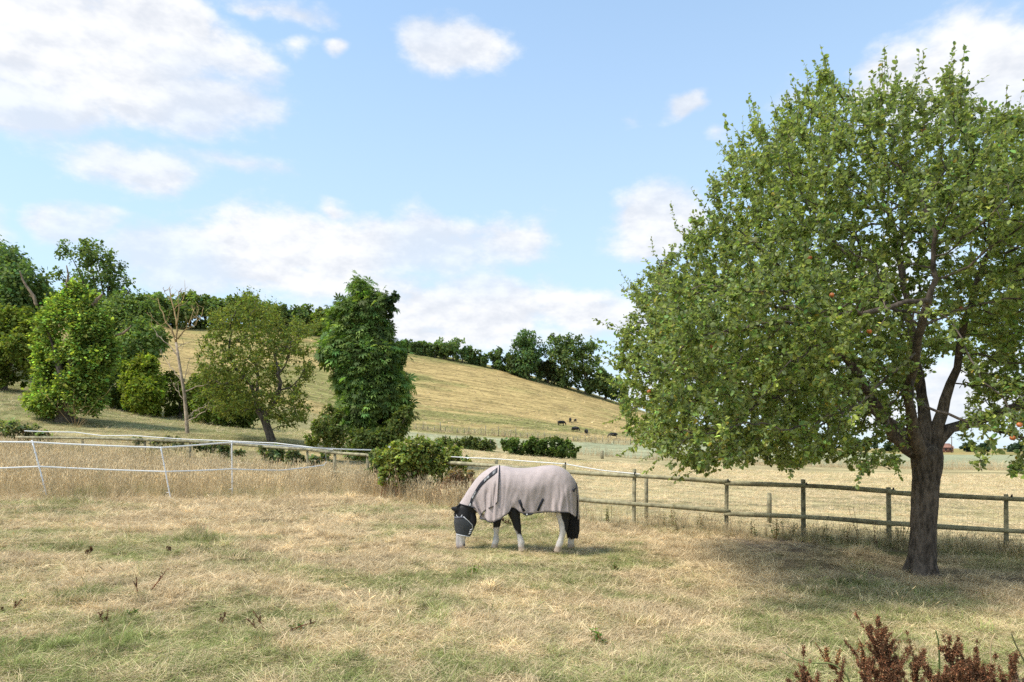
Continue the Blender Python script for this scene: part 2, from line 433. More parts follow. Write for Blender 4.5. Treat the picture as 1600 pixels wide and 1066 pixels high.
def branch_mesh(P, par, r, sides=6, rmin=0.0, wob=0.0):
    n = len(P); mb_v, mb_q = [], []
    kids = [[] for _ in range(n)]
    for k in range(n):
        if par[k] >= 0: kids[par[k]].append(k)
    frames = [None] * n; ring = [-1] * n; cnt = 0
    th = np.linspace(0, 2 * np.pi, sides, endpoint=False); C, S = np.cos(th)[:, None], np.sin(th)[:, None]
    order = list(range(n))
    for k in order:
        if par[k] >= 0: d = P[k] - P[par[k]]
        else: d = (P[kids[k][0]] - P[k]) if kids[k] else np.array([0, 0, 1.])
        d = d / max(np.linalg.norm(d), 1e-9)
        A = frames[par[k]] if par[k] >= 0 else np.array([1., 0, 0])
        A = A - d * (A @ d)
        if np.linalg.norm(A) < 1e-3: A = np.cross(d, [0, 1., .2])
        A = A / np.linalg.norm(A); B = np.cross(d, A); frames[k] = A
        if r[k] < rmin: continue
        mb_v.append(P[k] + r[k] * (C * A + S * B)); ring[k] = cnt; cnt += sides
        p = par[k]
        if p >= 0:
            main = max(kids[p], key=lambda q: r[q]) == k
            if main and ring[p] >= 0: b0 = ring[p]
            else:
                mb_v.append(P[p] + r[k] * (C * A + S * B)); b0 = cnt; cnt += sides
            for x in range(sides):
                y = (x + 1) % sides
                mb_q.append((b0 + x, b0 + y, ring[k] + y, ring[k] + x))
    return np.concatenate(mb_v), np.array(mb_q)
def in_poly(px, py, poly):
    poly = np.asarray(poly, float); c = np.zeros(len(px), bool); j = len(poly) - 1
    for i in range(len(poly)):
        xi, yi = poly[i]; xj, yj = poly[j]
        m = ((yi > py) != (yj > py)) & (px < (xj - xi) * (py - yi) / (yj - yi + 1e-12) + xi)
        c ^= m; j = i
    return c
def proj(P): return 800 + F * P[:, 0] / P[:, 1], HZ - F * (P[:, 2] - CZ) / P[:, 1]

LEAF_V = np.array([(0, 0, 0), (.30, .30, .07), (.27, .68, .05), (0, 1, -.06), (-.27, .68, .05), (-.30, .30, .07)], float)
LEAF_Q = np.array([(0, 1, 2, 3), (0, 3, 4, 5)])
def leaves(base, dirn, nrm, size, col, tmpl=LEAF_V, quads=LEAF_Q, width=1.0):
    """many leaves as vertices and faces; dirn = along the leaf, nrm = its upper side"""
    d = unit(dirn); x = unit(np.cross(d, nrm)); n = np.cross(x, d)
    t = tmpl
    v = base[:, None] + size[:, None, None] * (width * t[None, :, 0, None] * x[:, None] + t[None, :, 1, None] * d[:, None] + t[None, :, 2, None] * n[:, None])
    q = quads[None] + (np.arange(len(base)) * len(t))[:, None, None]
    c = np.repeat(col, len(t), 0)
    return v.reshape(-1, 3), q.reshape(-1, quads.shape[1]), c
def leaf_colours(n, base, var=.3, hue=.15, r=rng, yellow=.0):
    b = np.asarray(base, float); k = np.exp(r.normal(0, var, (n, 1))); h = r.normal(0, hue, (n, 1))
    c = b * k * np.concatenate([1 + h, np.ones((n, 1)), 1 - h * .3], 1)
    if yellow:
        m = r.random(n) < yellow; c[m] = np.array([.42, .30, .05]) * np.exp(r.normal(0, .25, (m.sum(), 1)))
    return np.clip(c, .004, .9)
def twig_leaves(p, d, L, nper, size, r, spread=.9, up=.55, droop=.1):
    """leaves set alternately along twigs starting at p, heading d, of length L"""
    N = len(p); t = (np.arange(nper)[None] + r.random((N, nper))) / nper
    curve = np.array([0, 0, 1.])[None, None] * (t ** 2 * L[:, None] * .25)[..., None]
    base = p[:, None] + d[:, None] * (t * L[:, None])[..., None] + curve
    side = unit(r.normal(0, 1, (N, nper, 3))); ld = unit(d[:, None] * .55 + side * spread + np.array([0, 0, -droop]))
    nm = unit(r.normal(0, .55, (N, nper, 3)) + np.array([0, 0, up * 1.6]) + d[:, None] * .2)
    sz = size * np.exp(np.clip(r.normal(0, .28, (N, nper)), -.7, .42)) * (1 - .35 * t)
    return base.reshape(-1, 3), ld.reshape(-1, 3), nm.reshape(-1, 3), sz.ravel()

# ------------------------------------------------------------------ the big apple tree in the paddock
def apple_tree():
    r = np.random.default_rng(11)
    base = G(1440, 897); YB = base.y
    root = thing('apple_tree', base, 'large spreading apple tree with thick dark twisted trunk in the paddock', 'tree')
    def q(px, py, dy=0.0):
        Y = YB + dy; return np.array([(px - 800) / F * Y, Y, CZ + (HZ - py) / F * Y])
    # trunk: furrowed, slightly leaning, flared at foot and fork
    path = [q(1440, 905), q(1440, 897), q(1440.5, 880), q(1442, 850), q(1444, 810), q(1446, 770), q(1448, 735), q(1448, 716), q(1448, 704), q(1448, 696), q(1448, 693)]
    rad = np.array([25, 23.5, 20.5, 18.5, 17.5, 18, 20, 22, 20, 12, 3]) * YB / F
    ts = np.linspace(0, len(path) - 1, 70); k = np.clip(ts.astype(int), 0, len(path) - 2); f = (ts - k)[:, None]
    Pp = np.array(path); C = Pp[k] * (1 - f) + Pp[k + 1] * f; Rr = np.interp(ts, range(len(path)), rad)
    S = 72; th = np.linspace(0, 2 * np.pi, S, endpoint=False)
    zz = C[:, 2][:, None]; tw = th[None] + (zz - base.z) * 0.55
    rid = (np.abs(np.sin(tw * 4 + 1.5 * np.sin(zz * 1.3))) ** .7 - .6) * .020 + (np.abs(np.sin(tw * 9 + zz * 1.7)) - .6) * .010
    rid = rid + (fbm(np.cos(th)[None] * 3 + zz * 0, np.sin(th)[None] * 3 + zz * 0, zz * 2.2 + th[None] * 0, seed=77, oct=4) - .5) * .07
    foot = smooth(.35, 0, zz - base.z) * (.03 * np.sin(th * 5 + 1)[None] + .01)
    rr = Rr[:, None] + rid + foot
    V = np.stack([C[:, 0][:, None] + rr * np.cos(th), C[:, 1][:, None] + rr * np.sin(th), zz + rr * 0], -1)
    mb = MB(); mb.grid(V, closed=True); mb.build('trunk', M_bark, root, True)
    # main limbs, then the rest of the skeleton grows to fill the crown
    limbs = [[(1440, 715, 0), (1418, 700, -.05), (1396, 680, -.2), (1376, 640, -.5), (1345, 590, -.7), (1300, 530, -.8)],
             [(1447, 712, 0), (1445, 660, .1), (1437, 600, .2), (1425, 520, .4), (1408, 430, .5), (1390, 330, .6)],
             [(1456, 712, 0), (1466, 665, 0), (1477, 625, -.1), (1492, 575, -.2), (1508, 500, -.5), (1540, 400, -.8)],
             [(1466, 690, .05), (1482, 670, 0), (1508, 664, .1), (1545, 655, .2), (1620, 620, .3), (1720, 560, .3)],
             [(1446, 712, .1), (1448, 670, .5), (1440, 620, 1.0), (1410, 560, 1.6), (1380, 480, 2.2)],
             [(1440, 712, -.05), (1425, 670, -.4), (1418, 620, -.9), (1430, 550, -1.6), (1450, 470, -2.2)],
             [(1436, 705, 0), (1405, 672, .3), (1350, 625, .7), (1270, 590, 1.0), (1170, 570, 1.1)]]
    nodes, par = [q(1449, 725)], [-1]
    for L in limbs:
        prev = 0; pts = np.array([q(*a) for a in L]); last = nodes[0]
        seq = np.concatenate([[last], pts])
        for a, b in zip(seq[:-1], seq[1:]):
            m = max(1, int(np.linalg.norm(b - a) / .2))
            for s in range(1, m + 1):
                nodes.append(a + (b - a) * s / m + r.normal(0, .012, 3)); par.append(prev); prev = len(nodes) - 1
    sil = [(945, 470), (985, 424), (1020, 408), (1058, 385), (1066, 350), (1100, 330), (1076, 285), (1082, 268), (1128, 238), (1108, 205), (1146, 196), (1138, 150), (1165, 150), (1185, 118), (1212, 150), (1240, 108), (1258, 130), (1280, 84), (1300, 118), (1330, 158), (1362, 150), (1402, 128), (1440, 150), (1490, 108), (1508, 150),
           (1545, 180), (1610, 190), (1720, 240), (1820, 340), (1890, 470), (1900, 640), (1850, 740), (1720, 752), (1600, 752), (1540, 728), (1492, 708), (1486, 690), (1496, 640), (1510, 590), (1480, 545), (1440, 590),
           (1425, 660), (1405, 742), (1340, 735), (1310, 712), (1240, 735), (1180, 718), (1105, 742), (1040, 712), (985, 690), (965, 625), (940, 590), (975, 520), (938, 500)]
    N = 160000
    cx, cz = base.x - .2, 4.3
    rx, ry = 5.0, 3.9
    X = base.x + r.uniform(-rx, rx, N); Y = YB + r.uniform(-ry, ry * .95, N); Z = r.uniform(1.3, 8.2, N)
    rho = np.sqrt(((X - base.x) / rx) ** 2 + ((Y - YB) / ry) ** 2)
    lim = np.interp(Z, [1.3, 2.2, 3.2, 4.5, 5.6, 6.6, 7.4, 8.2], [.90, .98, 1, .93, .80, .62, .42, .15])
    keep = (rho < lim) & (r.random(N) < .36 + .64 * np.maximum(smooth(.35, .95, rho / lim), smooth(-.3, -1.2, Y - YB) * .9))
    keep &= ~((Z < 2.6) & (rho < .45))
    A = np.stack([X, Y, Z], 1)
    px, py = proj(A); keep &= in_poly(px, py, sil)
    keep &= fbm(X * .62, Y * .62, Z * .62, seed=40, oct=2) > .435
    A = A[keep][:7400]
    # boughs hanging in front of and beside the fork
    m = 14000; fx = r.uniform(1020, 1420, m); fy = r.uniform(430, 728, m); fY = YB + r.uniform(-3.4, -1.0, m)
    Bq = np.stack([(fx - 800) / F * fY, fY, CZ + (HZ - fy) / F * fY], 1); kk = in_poly(fx, fy, sil) & (fbm(Bq[:, 0] * .8, Bq[:, 1] * .8, Bq[:, 2] * .8, seed=44, oct=2) > .47) & ~((fx > 1385) & (fy > 600))
    A = np.concatenate([A, Bq[kk][:1100]])
    P, par, D = grow(nodes, par, A, .15, 2.0, .17, 170, .25, (0, 0, .02), 3)
    rad = radii(par, len(P), .0042, 2.15)
    nl = 0
    rad = np.minimum(rad, .12); print('apple nodes', len(P))
    for k in range(1, len(nodes)):      # heavy limbs that thin away from the fork
        dd = np.linalg.norm(P[k] - P[0]); rad[k] = max(rad[k], np.interp(dd, [0, .6, 1.5, 3.0, 4.5], [.125, .105, .062, .03, .014]))
    rad[0] = .2
    v, qd = branch_mesh(P, par, rad, 7, .005)
    link('branch', mesh_np('branch', v, qd, None, [M_bark], True), root)
    # twigs and leaves on all thin wood
    thin = np.nonzero((rad < .021) & (np.arange(len(P)) > len(nodes)))[0]
    tips = np.setdiff1d(np.arange(len(P)), par); tips = tips[tips > len(nodes)]
    src = np.concatenate([thin, thin[r.random(len(thin)) < .9], np.repeat(tips, 4)])
    d = unit(D[src] * .8 + r.normal(0, .55, (len(src), 3)) + np.array([0, 0, .25]))
    zrel = (P[src, 2] - 1.4) / 6
    d[:, 2] += np.where(zrel > .6, .7 * r.random(len(src)), 0); d[:, 2] -= np.where(zrel < .12, .8 * r.random(len(src)), 0); d = unit(d)
    L = r.uniform(.06, .26, len(src)) * np.where(zrel > .7, 1.35, 1)
    p0 = P[src]
    e = p0 + d * L[:, None]; px, py = proj(e)
    ok = in_poly(px, py, np.array(sil) + np.where(np.array(sil)[:, 1:] < 300, (0, -14), (0, 6))) | (r.random(len(src)) < .07)
    gap = in_poly(px, py, [(1478, 700), (1470, 640), (1490, 560), (1512, 575), (1508, 640), (1500, 700)])
    ok &= ~(gap & (r.random(len(src)) < .85))
    src, d, L, p0 = src[ok], d[ok], L[ok], p0[ok]
    # long upright shoots standing out of the top and left side of the crown
    rad_out = (P[:, :3] - np.array([base.x, YB, 3.2])) / np.array([5.0, 4.0, 4.6]); ro = np.linalg.norm(rad_out, axis=1)
    tp = tips[ro[tips] > np.quantile(ro[tips], .55)]; tp = r.choice(tp, 420, replace=False); outw = unit(rad_out[tp]); nseg = r.integers(1, 4, len(tp))
    st = P[tp].copy()
    for q_ in range(3):
        k = nseg > q_
        dd = unit(outw * np.where(P[tp, 2:] > 5, .5, 1.0) + np.stack([r.normal(0, .25, len(tp)), r.normal(0, .25, len(tp)), np.where(P[tp, 2] > 4, .8, np.where(P[tp, 2] < 2.4, -.5, .15))], 1)); LL = r.uniform(.14, .24, len(tp))
        p0 = np.concatenate([p0, st[k]]); d = np.concatenate([d, dd[k]]); L = np.concatenate([L, LL[k] * 1.1]); st = st + dd * LL[:, None] + np.array([0, 0, .05])
    b, ld, nm, sz = twig_leaves(p0, d, L, 10, .067, r)
    print('apple leaves', len(b))
    dist = np.repeat(fbm(p0[:, 0] * .8, p0[:, 1] * .8, p0[:, 2] * .8, seed=91, oct=2), 10)
    col = leaf_colours(len(b), (.190, .240, .054), .40, .16, r, .018)
    col = col * (0.78 + .5 * dist[:, None]) + (dist[:, None] > .56) * np.array([.05, .055, .012])
    v, qd, c = leaves(b, ld, nm, sz, col, width=1.05)
    crown = link('crown', mesh_np('crown', v, qd, None, [M_leaf], False, {'tintcol': c}), root, kind='stuff')
    # thin twig wood
    k = len(p0); A1 = unit(np.cross(d, [.3, .2, 1])); B1 = np.cross(d, A1); mid = p0 + d * (L * .5)[:, None] + np.array([0, 0, .06]) * L[:, None]; end = p0 + d * L[:, None] + np.array([0, 0, .25]) * L[:, None]
    vs = []
    for P_, rr_ in ((p0, .0035), (mid, .0028), (end, .0012)):
        for a in (0, 2.1, 4.2): vs.append(P_ + rr_ * (math.cos(a) * A1 + math.sin(a) * B1))
    vs = np.stack(vs, 1).reshape(-1, 3); f = []
    for s in (0, 3):
        for a in range(3): f.append((s + a, s + (a + 1) % 3, s + 3 + (a + 1) % 3, s + 3 + a))
    f = (np.array(f)[None] + (np.arange(k) * 9)[:, None, None]).reshape(-1, 4)
    link('twig', mesh_np('twig', vs, f, None, [M_bark2], False), root, kind='stuff')
    # apples
    bm = bmesh.new(); bmesh.ops.create_uvsphere(bm, u_segments=10, v_segments=7, radius=.033)
    for vv in bm.verts: vv.co.z *= .9; vv.co.z -= .010 * math.exp(-(vv.co.x ** 2 + vv.co.y ** 2) * 9000) * (1 if vv.co.z > 0 else -.6)
    am = bpy.data.meshes.new('apple'); bm.to_mesh(am); bm.free(); am.materials.append(M_apple)
    am.polygons.foreach_set('use_smooth', [True] * len(am.polygons))
    fr = np.nonzero((p0[:, 1] < YB - .8))[0]
    spots = [(1570, 660), (1565, 688), (1378, 258), (1440, 200), (1246, 405), (985, 608), (1350, 515), (1430, 330), (1290, 455), (1500, 480), (1110, 535), (1200, 640), (1060, 575), (1235, 690)]
    px, py = proj(p0[fr])
    for (a, b_) in spots:
        i = fr[np.argmin((px - a) ** 2 + (py - b_) ** 2)]
        o = link('apple', am, root); o.location = Vector(p0[i]) + Vector((0, -.10, -.06)); o.matrix_parent_inverse = Matrix.Translation(base).inverted()
        o.rotation_euler = (r.normal(0, .3), r.normal(0, .3), r.uniform(0, 6))
    return root
M_apple = plain('apple_skin', (.55, .17, .05), .4, .3, 25, .0, spec=.5)
apple_tree()

# ------------------------------------------------------------------ other trees
def lobe_crown(lobes, Y, n, size, colr, r, mat, depth=.8, var=.3, hue=.12, shell=.55, tmpl=LEAF_V, quads=LEAF_Q, width=1.25, sparse=0.0, dj=.5, droop=.2, up=.9, lump=.0):
    """lobes: (photo px, py, radius px) at distance Y -> leaf cloud as one mesh's data. Every lobe stands at its own depth"""
    s = Y / F; C, Rd = [], []
    for (px, py, rp) in lobes:
        y = Y + r.normal(0, dj) * rp * s * 1.2
        C.append(((px - 800) / F * y, y, CZ + (HZ - py) / F * y)); Rd.append(rp * s)
    C, Rd = np.array(C), np.array(Rd)
    # sub-lumps on every lobe, leaves on the lumps: light and dark clumps
    wts = Rd ** 2 / (Rd ** 2).sum(); 
    ns = max(30, n // 45); w_ = r.choice(len(C), ns, p=wts)
    dirs = unit(r.normal(0, 1, (ns, 3)) + np.array([0, -.15, .15])); 
    cc = C[w_] + dirs * (Rd[w_] * r.uniform(shell, 1.0, ns))[:, None]
    cr = Rd[w_] * r.uniform(.22, .42, ns)
    li = r.integers(0, ns, n); ld = unit(r.normal(0, 1, (n, 3)) + np.array([0, 0, .25]))
    b = cc[li] + ld * (cr[li] * r.uniform(.45, 1.05, n))[:, None]
    if sparse:
        k = fbm(b[:, 0] / (Rd.mean() * .35), b[:, 1] / (Rd.mean() * .35), b[:, 2] / (Rd.mean() * .35), seed=int(Y * 10) % 97, oct=2) > sparse
        b, ld, li = b[k], ld[k], li[k]
    m = len(b)
    dirn = unit(ld * .7 + r.normal(0, .6, (m, 3)) + np.array([0, 0, -droop])); nm = unit(ld + dirs[li] * .5 + r.normal(0, .35, (m, 3)) + np.array([0, 0, up]))
    col = leaf_colours(m, colr, var * .6, hue, r) * np.exp(r.normal(0, var * .6, (ns, 1)))[li]
    return leaves(b, dirn, nm, size * np.exp(r.normal(0, .25, m)), col, tmpl, quads, width), C, Rd
def poly_crown(poly, Y, n, size, colr, r, depth=.9, var=.35, hue=.12, tmpl=LEAF_V, quads=LEAF_Q, width=1.25, droop=.2, up=.9, per=26, lump=.05, gaps=.38, gfreq=1.1):
    """leaf clusters filling the rounded body whose outline from the front is poly (photo pixels) at distance Y"""
    poly = np.asarray(poly, float); nc = n // per; C = []
    lo, hi = poly.min(0), poly.max(0); rows = np.linspace(lo[1], hi[1], 80); xs = np.linspace(lo[0], hi[0], 160)
    ins = np.array([in_poly(xs, np.full(160, y), poly) for y in rows]); xl = np.array([xs[k].min() if k.any() else np.nan for k in ins]); xr = np.array([xs[k].max() if k.any() else np.nan for k in ins])
    ok = ~np.isnan(xl); xl, xr = np.interp(rows, rows[ok], xl[ok]), np.interp(rows, rows[ok], xr[ok])
    px = r.uniform(lo[0], hi[0], nc * 8); py = r.uniform(lo[1], hi[1], nc * 8); k = in_poly(px, py, poly); px, py = px[k], py[k]
    a, b = np.interp(py, rows, xl), np.interp(py, rows, xr); w_ = np.maximum((b - a) / 2, 1); t = np.clip((px - (a + b) / 2) / w_, -1, 1)
    dm = depth * np.minimum(w_, 60) * Y / F * np.sqrt(np.clip(1 - t * t, .02, 1)); u = np.sign(r.uniform(-1, 1, len(px))) * (1 - .75 * r.random(len(px)) ** 1.6); y = Y + u * dm
    P = np.stack([(px - 800) / F * y, y, CZ + (HZ - py) / F * y], 1)
    k = fbm(P[:, 0] * gfreq, P[:, 1] * gfreq, P[:, 2] * gfreq, seed=17, oct=2) > gaps; P, t, u = P[k][:nc], t[k][:nc], u[k][:nc]; m = len(P)
    out = unit(np.stack([t, u, np.full(m, .35)], 1)); li = np.repeat(np.arange(m), per); q = len(li)
    g = r.normal(0, 1, (q, 3)); b0 = P[li] + g * lump * (hi[0] - lo[0]) * Y / F * .6
    dirn = unit(g * .5 + out[li] * .5 + r.normal(0, .5, (q, 3)) + (0, 0, -droop)); nm = unit(out[li] * .7 + unit(g) * .6 + r.normal(0, .35, (q, 3)) + (0, 0, up))
    col = leaf_colours(q, colr, var * .6, hue, r) * np.exp(r.normal(0, var * .7, (m, 1)))[li]
    return leaves(b0, dirn, nm, size * np.exp(r.normal(0, .25, q)), col, tmpl, quads, width), P
def poly_tree(name, label, poly, Y, base_px, n, size, colr, seed, trunk_px, mat, limbs=(), **kw):
    r = np.random.default_rng(seed); base = W(base_px, Y); root = thing(name, base, label, 'tree')
    (v, q, c), P = poly_crown(poly, Y, n, size, colr, r, **kw); v[:, 2] = np.maximum(v[:, 2], H(v[:, 0], v[:, 1]) + .02)
    ctr = P.mean(0); ctr[1] = Y; Cs = P[r.choice(len(P), 26, replace=False)]
    tr, mb = wood(base, Cs, np.full(26, .6), trunk_px / 2 * Y / F, r); tr.build('trunk', M_bark2, root, True); mb.build('branch', M_bark2, root, True)
    link('crown', mesh_np('crown', v, q, None, [mat], False, {'tintcol': c}), root, kind='stuff'); return root
def wood(base, C, Rd, rad, r, lean=None):
    """trunk up to the crown and a limb into each lobe"""
    base = np.array(base); mb = MB()
    top = C[:, :].mean(0); fork = base + (top - base) * .45
    if lean is not None: fork = fork + np.array(lean)
    t = np.linspace(0, 1, 8)[:, None]; path = base * (1 - t) + fork * t + r.normal(0, rad * .18, (8, 3)) * t; path[0] = base - np.array([0, 0, .15])
    tr = MB(); tr.tube(path, rad * (1.25 - .45 * t[:, 0] + .4 * np.exp(-t[:, 0] * 9)), 10)
    for c, q in zip(C, Rd):
        t = np.linspace(0, 1, 7)[:, None]; m = (fork + c) / 2 + np.array([0, 0, .12 * np.linalg.norm(c - fork)]) + r.normal(0, q * .12, 3)
        pth = (1 - t) ** 2 * path[-1] + 2 * t * (1 - t) * m + t ** 2 * c
        mb.tube(pth, rad * .5 * (1 - .85 * t[:, 0]), 5)
    return tr, mb
QUAD_V = np.array([(-.5, 0, 0), (.5, .05, .06), (.38, 1, -.05), (-.42, .9, .08)], float); QUAD_Q = np.array([(0, 1, 2, 3)])
def lobe_tree(name, label, cat, lobes, Y, base_px, n, size, colr, seed, trunk_px=8, group=None, mat=None, trunk=True, base_py=None, parts=('trunk', 'branch', 'crown'), **kw):
    r = np.random.default_rng(seed)
    base = W(base_px, Y) if base_py is None else W(base_px, Y, base_py)
    root = thing(name, base, label, cat, group)
    (v, q, c), C, Rd = lobe_crown(lobes, Y, n, size, colr, r, mat, **kw)
    gz = H(v[:, 0], v[:, 1]); v[:, 2] = np.maximum(v[:, 2], gz + .02)
    if trunk:
        tr, mb = wood(base, C, Rd, trunk_px / 2 * Y / F, r)
        tr.build(parts[0], M_bark2, root, True); mb.build(parts[1], M_bark2, root, True)
    link(parts[2], mesh_np(parts[2], v, q, None, [mat or M_leaf2], False, {'tintcol': c}), root, kind='stuff')
    return root, C
# colours
YG = (.26, .315, .075); DG = (.165, .215, .075); MG = (.21, .26, .075); BG = (.15, .21, .085)
def dead_limbs(root, Y, paths, col=(1, 1, 1), name='dead_limb', k=1.0):
    for p in paths:
        pts = np.array([W(a, Y, b) for a, b, *_ in p]); rd = np.array([c for *_, c in p]) * Y / F / 2 * k
        t = np.linspace(0, len(p) - 1, len(p) * 5); i = np.minimum(t.astype(int), len(p) - 2); f = (t - i)[:, None]
        path = pts[i] * (1 - f) + pts[i + 1] * f + rng.normal(0, .012 * Y / 38, (len(t), 3))
        mb = MB(); mb.tube(path, np.interp(t, range(len(p)), rd), 6, col=col); mb.build(name, M_dead, root, True)

ivy = poly_tree('old_orchard_tree', 'old yellow-green tree with bare dead limbs sticking out above the slope', [(93.9, 468.9), (101.0, 447.9), (116.8, 446.0), (125.6, 455.5), (136.2, 457.4), (146.7, 464.1), (145.0, 488.0), (160.8, 489.9), (171.4, 509.0), (167.8, 526.2), (181.9, 540.5), (180.2, 559.6), (169.6, 578.7), (164.3, 602.6), (158.2, 636.0), (145.0, 645.5), (127.4, 638.9), (116.8, 645.5), (96.6, 640.8), (74.6, 645.5), (52.6, 638.9), (41.1, 623.6), (58.7, 614.0), (57.0, 593.0), (62.2, 573.9), (55.2, 554.8), (61.4, 535.7), (52.6, 511.9), (64.0, 488.0), (76.3, 486.1), (81.6, 468.9)], 38, 103, 46000, .14, (.215, .28, .07), 5, 22, M_leaf2, var=.55, hue=.17, gaps=.455, gfreq=.75, depth=.8)
dead_limbs(ivy, 37.6, [[(94, 505, 6), (92, 492, 6), (94, 476, 5), (99, 468, 4.5), (105, 453, 4), (104, 444, 3.4), (107, 430, 3), (104, 415, 1.5)], [(58, 478, 5), (52, 462, 5), (42, 448, 4), (36, 438, 3), (31, 424, 1.5)],
    [(55, 465, 3), (46, 462, 1)], [(145, 478, 6), (152, 468, 5), (160, 460, 3)], [(180, 525, 2), (192, 521, 4), (200, 515, 3), (205, 509, 1.5)], [(118, 527, 6), (130, 512, 5), (155, 507, 3)]], (.55, .5, .44))
r_ = np.random.default_rng(8)
lobe_tree('woodland_tree', 'tall dark green tree at the left edge of the wood', 'tree', [(5, 420, 38), (-5, 460, 55), (35, 445, 32), (-50, 430, 70), (60, 470, 30), (30, 490, 40), (-30, 500, 60)],
    64, -10, 26000, .27, BG, 21, 20, 'trees of the wood on the slope', var=.3)
lobe_tree('ash_tree', 'tall feathery ash tree with open dark crown against the sky', 'tree', [(112, 402, 24), (140, 395, 20), (150, 415, 30), (175, 418, 20), (185, 440, 22), (203, 452, 14), (95, 430, 16), (130, 440, 22), (165, 460, 30), (215, 478, 16), (190, 470, 22)],
    58, 160, 7500, .20, (.16,.215,.08), 22, 12, 'trees of the wood on the slope', sparse=.42, var=.25)
lobe_tree('woodland_tree', 'dark green tree right of the ash at the wood edge', 'tree', [(205, 490, 34), (232, 505, 28), (182, 520, 44), (218, 540, 34), (190, 568, 40), (240, 530, 20), (228, 480, 18), (150, 500, 40), (248, 545, 14)],
    55, 205, 26000, .2, (.18,.24,.08), 23, 14, 'trees of the wood on the slope', var=.35)
lobe_tree('sycamore_shrub', 'bright green leafy shrub at the left picture edge below the tall dark tree', 'shrub', [(22, 510, 34), (-2, 530, 40), (38, 548, 30), (10, 560, 34), (-40, 540, 50), (50, 520, 18), (40, 575, 16), (0, 590, 16), (30, 592, 12), (-30, 585, 20)],
    50, 5, 18000, .19, (.18,.215,.045), 24, 9, 'shrubs at the foot of the wood', var=.45)
lobe_tree('woodland_shrub', 'rounded bright yellow-green bush left of the bare dead tree', 'shrub', [(222, 585, 28), (208, 605, 22), (238, 608, 22), (222, 622, 26), (232, 570, 14), (205, 580, 14), (215, 640, 14), (235, 640, 14), (200, 630, 14)],
    50, 222, 12000, .17, (.20,.24,.04), 25, 8, 'shrubs at the foot of the wood', var=.45)
lobe_tree('woodland_shrub', 'dark shrub between the ivy-clad tree and the yellow-green bush', 'shrub', [(180, 600, 26), (185, 625, 18), (168, 575, 22), (245, 625, 14), (180, 640, 14), (165, 620, 16), (195, 640, 12)], 52, 182, 6000, .18, (.11,.15,.045), 26, 8, 'shrubs at the foot of the wood')
lobe_tree('woodland_shrub', 'mid green shrub right behind the bare dead tree', 'shrub', [(265, 600, 18), (282, 612, 20), (270, 630, 20), (300, 620, 20), (312, 600, 16), (275, 650, 14), (300, 645, 14)], 52, 280, 6000, .17, (.16,.19,.04), 27, 7, 'shrubs at the foot of the wood', var=.4)
lobe_tree('woodland_shrub', 'broad dark green shrub behind the gnarled tree on the slope', 'shrub', [(340, 605, 28), (330, 635, 26), (368, 625, 34), (355, 648, 24), (390, 640, 24), (318, 655, 14), (345, 665, 12), (375, 665, 12)], 48, 350, 9000, .17, (.12,.155,.036), 28, 8, 'shrubs at the foot of the wood', var=.4)

